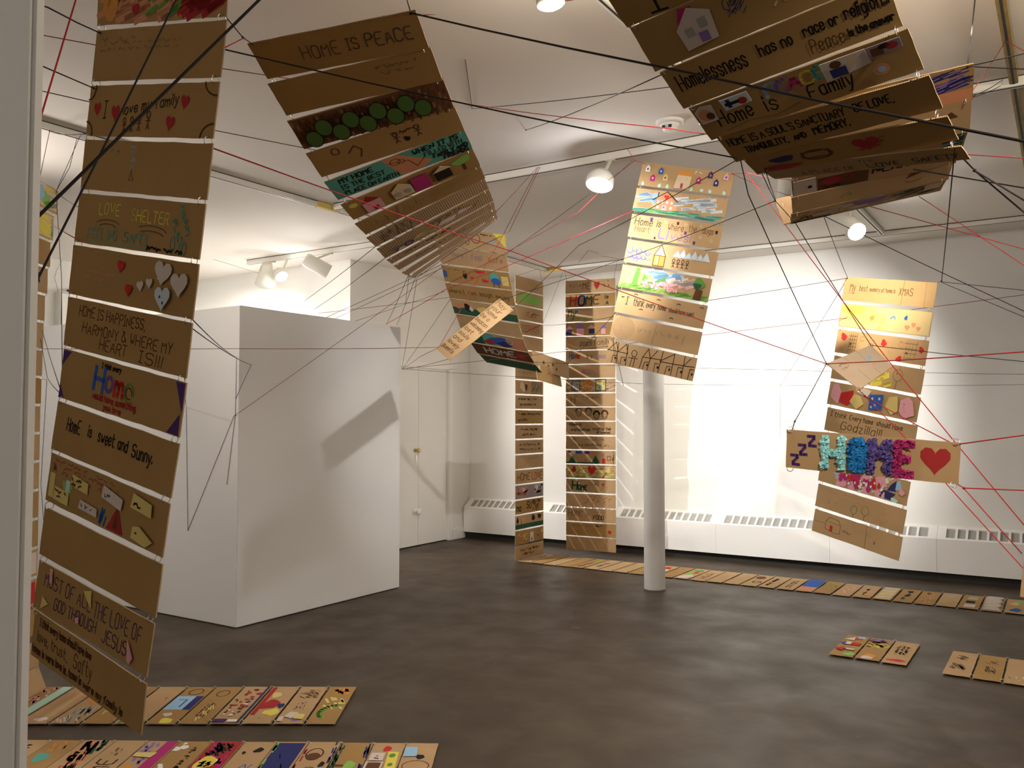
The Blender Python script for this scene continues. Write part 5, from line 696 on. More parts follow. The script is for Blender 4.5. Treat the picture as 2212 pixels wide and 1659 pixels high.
FLOOR2 = {0: [('Z', 'o', 3.2, .2, 3.7, .7, 10, .14, (.2, .05)), ('Z', 'Y', 1.5, .1, 2.6, .8, 10, .1, (.2, .08)), ('A', 'G', 1.1, .2, .8, .6, .12, 0, 2.4), ('A', 'e', 1.1, .2, .65, .5, .07, 0, 2.4)], 1: ['floor board with a black tree sketch and torn white paper', ('Z', 'B', 2.6, .2, 3.6, .8, 40, .03, (.1, .1)), ('S', 'f', 1.4, .3, 2.4, .7, 3, .03), ('B', 'P', .4, .35, .2, .2), ('+paper_scrap', 'q', [(.4, .5), (1.0, .4), (1.1, .7), (.6, .8)]), ('+paper_scrap', 'Y', [(.3, .1), (.8, .1), (.9, .5), (.4, .45)]), ('+paper_scrap', 'q', [(.1, .75), (.6, .8), (.5, .95), (.12, .92)])],
 2: ['floor board with a red shape and a dark hole', ('B', 'R', 1.9, .55, .5, .35), ('R', 'R', .8, .8, 3.9, .97), ('B', 'n', 1.8, .14, .25, .12), ('B', 'y', 1.1, .3, .35, .25), ('B', 'Y', 3.0, .6, .3, .2), ('S', 'B', .3, .4, .7, .7, 1, .04)], 3: ['floor board scattered with red and brown dots'] + blobs('R', 1.5, .2, 3.8, .9, 14, .09, .08) + blobs('B', .8, .2, 3.6, .9, 16, .07, .06) + blobs('w', .6, .2, 2, .8, 8, .06, .06) + [('R', 'p', .05, .5, .35, .95), ('P', 'w', [(.05, .05), (.3, .15), (.3, .45), (.05, .45)]), ('R', 'n', .0, .02, 3.9, .1)],
 4: [('S', 'k', .6, .3, 2.3, .7, 3, .03), ('O', 'g', 3.2, .5, .35, .22, .04), ('Z', 'Y', .4, .3, 2, .6, 8, .05, (.2, .05))], 5: ['floor board with a blue painted square', ('R', 'n', 1.4, .02, 2.9, .3), ('R', 'l', 1.4, .3, 2.9, .98), ('L', 'n', .05, [(1.7, .5), (2.5, .5), (2.5, .8)]), ('B', 'y', .25, .4, .3, .25), ('O', 'B', 3.4, .5, .35, .25, .04), ('B', 'q', .9, .6, .2, .15)], 6: [('Z', 'c', 1.6, .2, 3, .5, 8, .03, (.2, .05)), ('B', 'G', .3, .8, .3, .1)],
 7: [('Z', 'Y', 1, .1, 3, .9, 16, .05, (.3, .05)), ('Z', 'x', 3, .2, 3.8, .8, 10, .05, (.2, .05))], 8: ['floor board with an orange painted fish shape', ('B', 'o', 2.5, .5, .5, .35), ('B', 'B', 2.9, .4, .2, .15), ('Z', 'x', .2, .1, 1.6, .8, 24, .06, (.3, .05)), ('Z', 'q', .1, .1, .6, .9, 6, .06, (.2, .1))], 9: [('Z', 'c', 2.2, .3, 3.6, .8, 8, .04, (.2, .05)), ('B', 'q', .4, .4, .2, .2)],
 10: ['floor board with pink dots and a mint green band', ('R', 'M', .02, .02, 3.98, .4), ('Z', 'i', .6, .5, 3.8, .9, 40, .08, (.12, .06)), ('B', 'd', .5, .5, .2, .1)], 11: [('S', 'k', 1, .3, 2.6, .7, 1, .05)]}
FLOOR1 = {0: ['front floor board with a drawn bear and a blue paper scrap', ('+paper_scrap', 'l', [(2.9, .55), (3.6, .6), (3.6, .98), (2.85, .97)]), ('B', 'k', 2.9, .45, .18, .15), ('O', 'B', 2.2, .5, .4, .4, .03), ('O', 'R', 1.6, .4, .2, .2, .05), ('L', 'B', .03, [(1.0, .2), (2.0, .3)]), ('L', 'B', .03, [(1.0, .5), (1.8, .7)])],
 1: ['front floor board with yellow and white paper notes', ('+paper_note', 'y', [(1.6, .02), (3.2, .1), (3.2, .42), (1.6, .36)], [('C', 'G', 2.9, .26, .15, .1), ('O' if 0 else 'C', 'G', 2.2, .22, .12, .08)]), ('+paper_note', 'q', [(2.5, .5), (3.1, .5), (3.1, .92), (2.5, .92)], [('S', 'k', 2.6, .6, 3.0, .8, 1, .04)]), ('+paper_note', 'q', [(1.7, .45), (2.4, .45), (2.4, .98), (1.7, .98)], [('R', 'B', 1.85, .5, 2.3, .9)]), ('B', 'r', 3.5, .5, .2, .15)],
 2: ['front floor board with a green tree on its side', ('Z', 'n', .3, .02, 3.9, .14, 20, .05, (.3, .02)), ('Z', 'd', .3, .85, 3.9, .97, 26, .05, (.3, .02)), ('B', 'e', 2.2, .4, .3, .2), ('R', 'B', 2.1, .58, 2.25, .82), ('B', 'g', 1.3, .4, .5, .08)], 3: ['front floor board with drawn faces', ('O', 'k', 3.0, .6, .45, .25, .04), ('C', 'B', 2.8, .6, .3, .22), ('Z', 'n', .3, .02, 3.9, .12, 10, .05, (.3, .02)), ('O', 'B', 1.6, .5, .4, .25, .04), ('B', 'k', 2.2, .2, .2, .1), ('Z', 'R', .3, .9, 3.5, .97, 8, .05, (.3, .01))],
 4: ['front floor board coloured dark blue', ('R', 'n', .6, .06, 3.9, .94), ('Z', 'n', .6, .1, 3.8, .9, 30, .05, (.2, .05)), ('B', 'r', .8, .6, .3, .3), ('Z', 'e', .2, .9, 3.8, .97, 20, .05, (.3, .01))], 5: [('B', 'k', 3.3, .35, .2, .15), ('B', 'k', 3.1, .75, .12, .06), ('Z', 'e', .4, .2, 1.4, .8, 16, .06, (.2, .04)), ('L', 'b', .03, [(2.2, .2), (1.8, .3), (2.2, .4), (1.8, .6)])],
 6: ['front floor board coloured maroon with a yellow blot', ('R', 'R', .02, .02, 3.98, .98), ('Z', 'm', .1, .1, 3.9, .9, 40, .1, (.3, .05)), ('Z', 'k', 2.9, .2, 3.8, .8, 26, .08, (.15, .08)), ('B', 'y', 2.3, .6, .45, .35), ('S', 'k', 2.0, .4, 2.6, .8, 2, .08), ('S', 'k', .9, .2, 1.8, .7, 2, .06)], 7: ['front floor board with white paw prints', ('S', 'k', .6, .2, 3.6, .45, 1, .05)] + blobs('w', 3.2, .6, 3.9, .95, 6, .12, .1) + blobs('w', 1.6, .7, 2.1, .9, 5, .1, .08),
 8: ['front floor board with a pink stripe and paper slips', ('R', 'm', .02, .02, 3.98, .4), ('Z', 'P', 2.2, .5, 3.8, .9, 14, .09, (.2, .05)), ('+paper_slip', 'Y', [(2.6, .35), (3.0, .3), (3.0, .95), (2.7, .95)]), ('B', 'o', 1.8, .75, .25, .2), ('B', 'R', .9, .7, .25, .2)], 9: ['front floor board reading HOME', T('HOME', .4, .25, .5, 'B', fit=2.2, wt=.06), ('S', 'f', 2.7, .4, 3.6, .7, 2, .03)], 10: [('Z', 'c', .5, .3, 3.8, .8, 40, .1, (.4, .08)), ('Z', 'd', 3, .1, 3.9, .4, 10, .08, (.2, .04)), ('Z', 'B', 1, .2, 2, .5, 12, .05, (.2, .05))],
 11: [('B', 't', 2.6, .6, .35, .25), ('B', 'y', .4, .5, .3, .3), ('Z', 'o', 2.8, .3, 3.8, .8, 8, .05, (.2, .05))], 12: [('S', 'k', 2.0, .3, 3.8, .7, 1, .06)]}
ART_O = {0: ['floor board with pasted flags and arrows in red, white and blue', ('P', 'l', [(3.5, .1), (3.9, .2), (3.8, .5), (3.4, .4)]), ('P', 'r', [(3.2, .25), (3.5, .2), (3.4, .6), (3.1, .55)]), ('+paper_arrow', 'q', [(2.9, .5), (3.6, .55), (3.0, .95)]), ('+paper_arrow', 'r', [(2.0, .12), (2.5, .12), (2.4, .55), (2.05, .6)]), ('+paper_arrow', 'q', [(2.0, .5), (2.5, .5), (2.5, .75), (2.0, .75)]), ('+paper_arrow', 'b', [(1.9, .72), (2.4, .72), (2.2, .97)]), ('+paper_arrow', 'q', [(1.0, .15), (1.2, .15), (1.2, .5), (1.0, .5)]), ('+paper_arrow', 'r', [(.7, .6), (1.4, .62), (1.0, .97)]), ('B', 'e', .4, .25, .3, .2), ('R', 'n', 1.1, .45, 1.3, .62)],
 1: ['floor board painted with orange, purple and yellow bands', ('Z', 'P', 3.2, .1, 3.8, .9, 14, .12, (.1, .12)), ('Z', 'c', 2.9, .3, 3.3, .9, 12, .12, (.1, .15)), ('Z', 'y', 2.2, .1, 2.9, .9, 22, .12, (.1, .15)), ('B', 'o', .6, .5, .3, .3), ('B', 'q', .25, .55, .22, .3)], 2: ['floor board with dark handwriting and a red stroke', ('S', 'k', 1.6, .25, 3.4, .8, 3, .06), ('B', 'r', .5, .5, .2, .35)]}
ART_P = {0: ['floor board with a dark line drawing', ('Z', 'k', 1.0, .3, 1.8, .8, 24, .05, (.15, .1)), ('Z', 'k', 2.7, .3, 3.4, .7, 12, .05, (.12, .1))], 1: ['floor board with a faint dark drawing', ('Z', 'g', 1.0, .25, 2.0, .7, 18, .05, (.2, .05)), ('Z', 'g', 2.6, .3, 3.2, .7, 8, .05, (.1, .1))], 2: [('Z', 'q', .4, .3, 1.5, .9, 6, .05, (.2, .05))]}
ART_J = {0: ['strip reading, crosswise: May your home be a beacon welcoming lost souls and lovely guests'] + [T(s, x, .93, .22, 'B', rot=-PI / 2, fit=f, wt=.024) for s, x, f in (('May', 3.66, .7), ('your', 3.34, .72), ('home', 3.02, .75), ('be a', 2.68, .6), ('beacon', 2.36, .8), ('welcoming', 2.02, .86), ('lost', 1.66, .6), ('souls', 1.32, .7), ('and', .98, .55), ('lovely', .64, .75), ('guests', .3, .75))]}
ART_I = {0: [('S', 'P', 1.2, .35, 2.8, .6, 1, .03), ('Z', 'l', 2.4, .5, 3.2, .75, 8, .04, (.15, .03)), ('L', 'f', .02, [(1.4, .02), (1.42, .98)]), ('L', 'f', .02, [(2.6, .02), (2.6, .98)]), ('S', 'f', .5, .6, 1.3, .85, 2, .02), ('S', 'c', 2.7, .3, 3.2, .4, 1, .03)]}


HB = 'hanging banners of cardboard panels'; FB = 'rows of cardboard panels lying on the floor'
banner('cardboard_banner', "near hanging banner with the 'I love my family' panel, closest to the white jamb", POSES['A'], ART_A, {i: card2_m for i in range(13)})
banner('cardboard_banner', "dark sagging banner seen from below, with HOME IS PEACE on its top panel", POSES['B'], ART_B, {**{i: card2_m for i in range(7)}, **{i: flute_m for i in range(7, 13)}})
banner('cardboard_banner', "swooping banner with the 'there I feel safe' panel, its end curling up toward the right", POSES['C'], ART_C)
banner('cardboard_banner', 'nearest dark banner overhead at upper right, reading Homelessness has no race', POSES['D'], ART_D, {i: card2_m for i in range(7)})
banner('cardboard_banner', 'curled banner with a blue-black scribbled top panel, half behind the nearest overhead one', POSES['E'], ART_E)
banner('cardboard_banner', 'bright hanging banner with a row of black-marker houses on its bottom panel', POSES['F'], ART_F, default=card_m)
banner('cardboard_banner', 'yellow-lit hanging banner with XMAS on its top panel, behind the HOME sign', POSES['G'], ART_G, default=card_m)
banner('cardboard_banner', 'narrow-looking tall banner that turns along the floor in front of the radiators', POSES['K'], ART_K)
banner('cardboard_banner', 'tall straight banner with the pink and purple paper houses, hanging before the radiators', POSES['L'], ART_L)
nm = len(POSES['M']); am = dict(ART_M); am.update({nm - 1 - i: o for i, o in FLOOR2.items()})
banner('cardboard_banner', 'banner beside the jamb that drops to the floor and runs right to a green-arc panel', POSES['M'], am)
banner('floor_panel_row', 'front floor row of panels ending in a bear drawing with blue paper', POSES['N'], FLOOR1, group=FB, cat='panel row')
banner('floor_panel_row', 'short floor row of three panels, the first pasted with arrows and flags', POSES['O'], ART_O, group=FB, cat='panel row')
banner('floor_panel_row', 'floor row cut by the right edge, its panels bearing dark line drawings', POSES['P'], ART_P, group=FB, cat='panel row')

def single(name, label, pose, art, m=card_m, cat='sign'):
    return banner(name, label, [pose], art, {0: m}, group=None, rings=False, cat=cat)
single('cardboard_sign', 'slanting cardboard strip with crosswise writing, strung before the swooping banner', POSES['J'][0], ART_J)
sign = single('cardboard_sign', 'cardboard sign with HOME in puffy tissue letters, purple zzz and a red heart', POSES['H'][0], {0: ['board of the sign',
    *[T('Z', x, y, .24, 'p', fit=w_, wt=.075, slant=0) for x, y, w_ in ((.13, .12, .27), (.32, .38, .27), (.53, .64, .27))],
    ('H', 'R', 3.48, .5, .36, .4)]})
board = sign.children[0]
def tissue(ch, col, x0, x1, y0, y1, n, th):
    rn = random.Random(ord(ch) * 3); m = mat('tissue_' + ch, C[col], .8, spec=.2); bm = bmesh.new()
    segs = []
    for st in G[ch].split():
        p = [(int(st[i]) / 4, (int(st[i + 1]) - 2) / 6) for i in range(0, len(st), 2)]; segs += list(zip(p, p[1:]))
    Ls = [math.hypot((b[0] - a[0]) * (x1 - x0), (b[1] - a[1]) * (y1 - y0)) for a, b in segs]; tot = sum(Ls)
    def put(px, py, s, z):
        c = Vector(((px - 2) * H, (py - .5) * H, z)); q = Quaternion((rn.gauss(0, .45), rn.gauss(0, .45), 1)[:3], rn.uniform(0, 6)) if 0 else Quaternion(Vector((rn.gauss(0, 1), rn.gauss(0, 1), rn.gauss(0, .6))).normalized(), rn.uniform(-1.1, 1.1))
        k = [Vector((-s, -s * .7, 0)), Vector((0, -s * .8, s * .5)), Vector((s, -s * .6, 0)), Vector((s * .9, s * .7, rn.uniform(0, s))), Vector((0, s * .8, s * .35)), Vector((-s * .8, s * .75, rn.uniform(0, s * .8)))]
        v = [bm.verts.new(c + q @ w) for w in k]; bm.faces.new((v[0], v[1], v[4], v[5])); bm.faces.new((v[1], v[2], v[3], v[4]))
    for i in range(n):
        t = rn.uniform(0, tot)
        for (a, b), L in zip(segs, Ls):
            if t <= L: break
            t -= L
        f = t / L if L else 0
        if ch == 'O' and rn.random() < .25: px, py = rn.uniform(.25, .75), rn.uniform(.2, .8)
        else: px, py = a[0] + (b[0] - a[0]) * f, a[1] + (b[1] - a[1]) * f
        put(x0 + (x1 - x0) * px + rn.uniform(-th, th), min(.96, max(.02, y0 + (y1 - y0) * py + rn.uniform(-th, th))), rn.uniform(.0042, .0085), TH / 2 + rn.uniform(.003, .013))
    # a solid backing of each stroke so no board shows through
    for (a, b) in segs:
        ax, ay, bx, by = x0 + (x1 - x0) * a[0], y0 + (y1 - y0) * a[1], x0 + (x1 - x0) * b[0], y0 + (y1 - y0) * b[1]
        d = Vector((bx - ax, by - ay)); d = d.normalized() if d.length else Vector((1, 0)); nn = Vector((-d.y, d.x)) * th; e = d * th * .7
        v = [bm.verts.new(((x - 2) * H, (min(.97, max(.02, y)) - .5) * H, TH / 2 + .003)) for x, y in ((ax - e.x + nn.x, ay - e.y + nn.y), (ax - e.x - nn.x, ay - e.y - nn.y), (bx + e.x - nn.x, by + e.y - nn.y), (bx + e.x + nn.x, by + e.y + nn.y))]
        bm.faces.new(v)
    o = link('tissue_letter', mesh('tissue_letter', bm, m), board); o['label'] = {'H': 'pale turquoise', 'O': 'bright blue', 'M': 'violet', 'E': 'magenta'}[ch] + ' crumpled tissue letter ' + ch
tissue('H', 'a', .96, 1.36, .14, .88, 330, .085)
tissue('O', 'u', 1.62, 1.86, .14, .84, 330, .10)
tissue('M', 'V', 2.06, 2.44, .12, .88, 330, .085)
tissue('E', 'm', 2.66, 2.98, .14, .88, 330, .085)
single('cardboard_sign', 'corner of a peach panel cut off by the right edge where red yarn ends', POSES['Q'][0], {})
# blank card
ip = [Vector(p) for p in [(-1.0524, 4.6655, 1.8728), (-0.9024, 5.0539, 1.9911), (-0.7619, 4.8534, 1.8583), (-0.8604, 4.4986, 1.7287)]]
cc = sum(ip, Vector()) / 4; rt = empty('cardboard_card', cc, 'small tilted card with faint pencil marks, strung in front of the yellow-lit banner', 'card')
cn = ((ip[1] - ip[3]).cross(ip[2] - ip[0])).normalized()
if cn.dot(cc - Vector((0, 0, CAM_Z))) > 0: cn = -cn
pale_m = mat('cardboard_pale', (.60, .46, .33), .85, spec=.15, noise=(7, (.56, .42, .29), .25))
bm = bmesh.new(); fr = [bm.verts.new(p - cc + cn * .002) for p in ip]; bk = [bm.verts.new(p - cc - cn * .002) for p in ip]
bm.faces.new(fr); bm.faces.new(bk[::-1])
for k in range(4): f = bm.faces.new((bk[k], bk[(k + 1) % 4], fr[(k + 1) % 4], fr[k])); f.material_index = 1
bmesh.ops.recalc_face_normals(bm, faces=bm.faces[:])
pb = link('cardboard_panel', mesh('cardboard_panel', bm, [pale_m, edge_m]), rt)
ik, _ = draw(ART_I[0])
def bil(x, y, z):
    u, v = x / W + .5, y / H + .5
    return tuple((ip[3] * (1 - u) + ip[2] * u) * (1 - v) + (ip[0] * (1 - u) + ip[1] * u) * v - cc + cn * (z + .0004))
ik.v = [bil(*q) for q in ik.v]
link('drawn_print', ink_mesh(ik, 'drawn_print'), pb)
for p in (ip[0], ip[1], ip[3]):
    r = link('binder_ring', RING, rt); r.location = p - cc; r.rotation_euler = (1.2, .4, .3)
for (k, cs) in (('H', (0, 1, 2, 3)), ):
    c_, u_, v_ = [Vector(t) for t in POSES[k][0]]
    for q in cs:
        r = link('binder_ring', RING, sign); r.location = u_ * (-1, 1, 1, -1)[q] * (W / 2 - .016) + v_ * (1, 1, -1, -1)[q] * (H / 2 + .002); r.rotation_euler = (1.1, .9 * (-1) ** q, .4)


# ---------------------------------------------------------------- yarn
YM = {'k': black_m, 'r': red_m, 'd': dkred_m, 'w': wire_m}
YN = {'k': 'black_yarn', 'r': 'red_yarn', 'd': 'dark_red_yarn', 'w': 'grey_wire'}
def yarn(code, label, r, pts, knots=(), n=6):
    bm = bmesh.new(); P = [Vector(p) for p in pts]; o = P[0]
    Q = []
    for a, b in zip(P, P[1:]):                                    # a little sag on long free runs
        L = (b - a).length; k = max(1, min(8, int(L / .35)))
        for i in range(k):
            t = i / k; q = a.lerp(b, t); q.z -= .0035 * L * 4 * t * (1 - t); Q.append(q)
    Q.append(P[-1]); rings = []
    for i, p in enumerate(Q):
        d = (Q[min(i + 1, len(Q) - 1)] - Q[max(i - 1, 0)]).normalized(); x = d.orthogonal().normalized(); y = d.cross(x)
        if rings:
            x = (px - d * px.dot(d)).normalized(); y = d.cross(x)
        px = x
        rings.append([bm.verts.new(p - o + (x * math.cos(2 * PI * k / n) + y * math.sin(2 * PI * k / n)) * r) for k in range(n)])
    for a, b in zip(rings, rings[1:]):
        for k in range(n): bm.faces.new((a[k], a[(k + 1) % n], b[(k + 1) % n], b[k]))
    bm.faces.new(rings[0][::-1]); bm.faces.new(rings[-1])
    for k in knots:
        bmesh.ops.create_icosphere(bm, subdivisions=1, radius=r * 2.6, matrix=Matrix.Translation(P[k] - o))
    ob = link(YN[code], mesh(YN[code], bm, YM[code], True)); ob.location = o
    return tag(ob, label, 'yarn' if code != 'w' else 'wire', 'yarn strung across the room' if code != 'w' else None)
yarn('k', 'thick black yarn slanting down left across the near banner, the lower-sloped of two', 0.0032, [(-1.408,1.305,2.582),(-1.361,1.164,2.433),(-1.415,0.762,1.92),(-1.4,0.726,1.883)])
yarn('k', 'black yarn dropping steeply across the upper half of the near banner', 0.0023, [(-1.746,1.265,2.612),(-1.718,1.226,2.555),(-1.501,0.806,1.827),(-1.47,0.769,1.776)])
yarn('r', 'red yarn dropping steeply in the gap between jamb and near banner', 0.0023, [(-2.194,1.267,2.738),(-2.154,1.237,2.676),(-1.886,1.013,2.258),(-1.85,0.98,2.189)])
yarn('k', 'topmost black yarn from the jamb to the upper left of the near banner', 0.0020, [(-1.907,0.987,2.501),(-1.97,1.064,2.538),(-2.472,1.5,2.768)], (2,))
yarn('d', 'dark red yarn passing behind the near banner just above its family panel', 0.0017, [(-2.713,1.406,2.794),(-2.676,1.607,2.82),(-2.519,2.005,2.842),(-2.455,2.283,2.883)])
yarn('k', 'black yarn from the jamb to the left corner of the family panel', 0.0018, [(-2.002,1.05,2.411),(-2.499,1.501,2.601)], (1,))
yarn('k', 'thin black yarn behind the near banner ending behind the peace banner fourth panel', 0.0017, [(-2.817,1.465,2.659),(-2.601,2.022,2.639),(-2.676,2.624,2.735)])
yarn('r', 'long red yarn from the near banner down right to the tilted card', 0.0023, [(-1.958,1.506,2.327),(-2.432,3.747,2.465),(-1.052,4.665,1.873)], (2,))
yarn('d', 'short dark red yarn from the near banner up to the left ceiling rail', 0.0018, [(-2.524,1.505,2.467),(-5.273,2.88,3.37)], (1,))
yarn('d', 'dark yarn hanging from the red knot on the left ceiling rail beside the jamb', 0.0017, [(-5.273,2.88,3.37),(-4.874,2.622,3.007),(-4.849,2.586,2.875)])
yarn('k', 'left strand of two tying the jamb-side banner to the left rail', 0.0017, [(-5.178,3.024,3.37),(-5.258,2.921,3.002)], (1,))
yarn('k', 'right strand of two tying the jamb-side banner to the left rail', 0.0017, [(-5.267,3.052,3.37),(-5.128,2.929,3.132),(-5.258,2.921,3.002)])
yarn('k', 'black yarn hanging almost plumb left of the near banner', 0.0017, [(-5.258,2.921,3.002),(-4.5,2.54,2.339),(-2.631,1.496,1.657)])
yarn('k', 'short black yarn from the jamb-side banner to the near banner LOVE SHELTER panel', 0.0017, [(-5.258,2.921,3.002),(-3.458,2.014,2.47),(-2.545,1.499,2.273)])
yarn('r', 'short bright red yarn left of the near banner at its LOVE SHELTER panel', 0.0017, [(-4.643,2.429,2.714),(-2.571,1.501,2.139)], (1,))
yarn('k', 'upper of two black yarns reaching the purple-cornered panel from the jamb side', 0.0017, [(-5.192,2.819,2.122),(-2.631,1.496,1.657)], (1,))
yarn('k', 'bent black yarn reaching the purple-cornered panel from the jamb side', 0.0017, [(-5.201,2.816,2.066),(-4.377,2.408,1.795),(-2.631,1.496,1.657)])
yarn('d', 'long level dark red yarn crossing the partition to the slanting strip', 0.0017, [(-5.369,2.829,2.019),(-4.641,3.773,2.052),(-3.743,4.848,2.095)], (2,))
yarn('k', 'black yarn pinned to the white partition in a square bend beside the jamb', 0.0017, [(-8.267,4.406,1.972),(-8.018,4.406,1.957),(-8.08,4.406,0.984),(-8.008,4.406,0.58)])
yarn('k', 'black yarn pinned on the partition that bends at its corner and hangs straight down', 0.0017, [(-2.029,1.505,1.866),(-5.359,4.406,2.061),(-5.364,4.406,1.744),(-5.366,4.406,1.616),(-5.452,4.406,1.082)], (3,))
yarn('k', 'black yarn making a pointed bend around the partition corner', 0.0017, [(-2.022,1.497,1.839),(-5.19,4.406,1.998),(-5.364,4.406,1.744)])
yarn('k', 'near-vertical left arm of the black V on the white partition', 0.0017, [(-2.757,2.019,1.867),(-5.96,4.406,1.681),(-5.913,4.406,0.703)])
yarn('d', 'dark yarn rising from the V on the partition to the swooping banner', 0.0017, [(-5.913,4.406,0.703),(-5.382,4.406,1.609),(-5.326,4.399,1.63),(-4.163,5.448,2.808)], (0,))
yarn('k', 'long black yarn from the near banner across the peace banner to the overhead banner', 0.0023, [(-2.112,1.679,2.697),(-1.383,2.182,2.506),(-0.861,2.684,2.415)])
yarn('k', 'thick black yarn from the top of the peace banner across the overhead banner', 0.0029, [(-1.808,2.184,2.935),(-0.793,1.947,2.435),(-0.054,1.786,2.081),(-0.0,1.763,2.051)], (0,))
yarn('k', 'short black yarn holding the peace banner top right corner to the ceiling', 0.0023, [(-2.361,2.815,3.416),(-1.808,2.184,2.935)], (1,))
yarn('d', 'dark red yarn from a ceiling hook near the peace banner toward the bright bulb', 0.0017, [(-2.581,2.912,3.416),(-2.445,2.994,3.416),(-2.048,3.232,3.445),(-1.547,3.201,3.361)])
yarn('r', 'thin red yarn disappearing behind the top edge of the peace banner', 0.0017, [(-3.111,2.66,3.561),(-3.021,2.844,3.419),(-2.936,2.904,3.318)])
yarn('k', 'short black yarn joining the near banner and the peace banner corners', 0.0017, [(-1.912,1.511,2.688),(-2.306,1.903,2.868),(-2.342,1.979,2.879)], (1,))
yarn('r', 'very short red yarn at the left corner of the peace banner', 0.0017, [(-2.112,1.679,2.704),(-2.303,1.905,2.865)], (1,))
yarn('k', 'black yarn pinned on the ceiling in an L bend right of the peace banner', 0.0018, [(-2.54,3.502,3.416),(-2.913,4.086,3.416),(-1.377,3.33,2.969),(-1.244,3.298,2.943)])
yarn('k', 'black yarn from a ceiling pin up right to the overhead banner', 0.0018, [(-2.844,4.576,3.416),(-0.931,2.255,2.564)], (0,))
yarn('r', 'red yarn passing under the smoke detector to the overhead banner', 0.0020, [(-2.879,4.029,3.416),(-1.289,3.161,2.729),(-0.875,2.555,2.456)])
yarn('d', 'left strand of the dark red pair tying the swooping banner to the middle rail', 0.0020, [(-3.105,5.162,3.37),(-3.521,5.34,2.962)], (1,))
yarn('d', 'right strand of the dark red pair tying the swooping banner to the middle rail', 0.0020, [(-3.094,5.169,3.37),(-3.564,5.49,3.023),(-3.521,5.34,2.962)])
yarn('d', 'thin dark red yarn from the middle rail to the lower end of the peace banner', 0.0017, [(-3.125,5.176,3.37),(-2.619,3.868,2.699)])
yarn('k', 'upper of two black yarns from the swooping banner to the partition top', 0.0017, [(-3.521,5.34,2.962),(-5.345,5.344,2.464)])
yarn('k', 'lower of two black yarns from the swooping banner to the partition top', 0.0017, [(-3.741,5.499,2.945),(-5.345,5.45,2.464)])
yarn('k', 'left of two black yarns from the peace banner to the partition top', 0.0017, [(-2.759,3.098,2.422),(-5.345,4.908,2.464)])
yarn('k', 'right of two black yarns from the peace banner to the partition top', 0.0017, [(-2.834,3.254,2.399),(-5.345,5.107,2.464)])
yarn('d', 'thin dark red yarn from the partition top to the swooping banner left edge', 0.0016, [(-5.345,5.118,2.464),(-4.231,5.648,2.588)])
yarn('k', 'black yarn from the partition top over a pin toward the swooping banner', 0.0016, [(-5.345,5.7,2.464),(-5.326,6.367,2.692),(-4.052,5.317,2.581)])
yarn('k', 'black yarn from the peace banner end to a pin on the partition edge', 0.0016, [(-3.128,3.775,2.415),(-5.326,6.101,2.475)], (1,))
yarn('k', 'shortest black yarn hanging from the peace banner end', 0.0016, [(-3.128,3.775,2.415),(-5.326,6.367,2.692)])
yarn('k', 'black yarn from the peace banner tip to the partition edge, slightly slanting', 0.0016, [(-3.222,3.952,2.435),(-5.326,6.246,2.48)])
yarn('k', 'black yarn from the peace banner tip to the lower knot on the partition edge', 0.0016, [(-2.775,4.136,2.746),(-3.282,4.034,2.438),(-5.326,6.324,2.07)])
yarn('k', 'steep black yarn from the lower partition knot to the swooping banner', 0.0016, [(-5.326,6.331,2.066),(-4.231,5.648,2.588)], (0,))
yarn('d', 'upper of two dark yarns from the partition knot to the slanting strip', 0.0016, [(-5.326,6.338,2.075),(-4.041,4.993,2.045),(-3.743,4.848,2.095)])
yarn('d', 'lower of two dark yarns from the partition knot to the slanting strip', 0.0016, [(-5.326,6.345,2.063),(-3.634,4.847,2.013)])
yarn('d', 'very long dark red yarn from the partition knot rising gently to the right edge', 0.0016, [(-5.326,6.338,2.071),(-2.592,5.684,2.137),(-0.203,6.023,2.335),(-0.042,6.008,2.342)])
yarn('k', 'long nearly level black yarn from the partition knot to a node before the back wall', 0.0015, [(-5.326,6.338,2.067),(-4.509,6.956,2.0),(-3.382,7.567,1.924),(-2.261,8.171,1.907)])
yarn('k', 'level black yarn from the back-wall node to the right edge', 0.0015, [(-2.261,8.171,1.907),(-1.057,8.472,1.887),(-0.046,8.766,1.891)], (0,))
yarn('k', 'loose black yarn end hanging below the back-wall node', 0.0015, [(-2.261,8.171,1.907),(-2.276,8.186,1.415)])
yarn('k', 'black yarn from the back-wall node up to the yellow-lit banner corner', 0.0015, [(-2.261,8.171,1.907),(-1.183,5.876,2.504)], (1,))
yarn('k', 'level black yarn from the curled tip of the swooping banner to the right edge', 0.0015, [(-3.854,6.303,2.077),(-3.215,6.597,2.043),(-2.065,6.984,1.99),(-0.931,7.478,1.953),(-0.039,7.816,1.928)])
yarn('r', 'bright red yarn crossing in front of the swooping banner to the bright banner', 0.0024, [(-4.903,5.611,2.403),(-3.862,5.084,2.55),(-3.362,5.161,2.689),(-2.373,5.187,2.969)])
yarn('r', 'thin red yarn from the slanting strip up to the swooping banner top corner', 0.0016, [(-3.743,4.848,2.095),(-3.521,5.34,2.962)])
yarn('r', 'thin red yarn passing in front of the glaring lamp to the middle rail', 0.0016, [(-4.203,5.553,2.681),(-2.783,5.161,3.003),(-2.482,5.383,3.37)])
yarn('r', 'short red yarn tying the bright banner left corner to the middle rail', 0.0017, [(-2.406,5.141,3.37),(-2.2,4.814,3.175),(-2.299,5.188,3.265)], (1,))
yarn('k', 'black yarn from the slanting strip past the glaring lamp to the overhead banner', 0.0016, [(-3.363,5.207,2.368),(-2.457,4.556,2.633),(-0.85,2.703,2.43)])
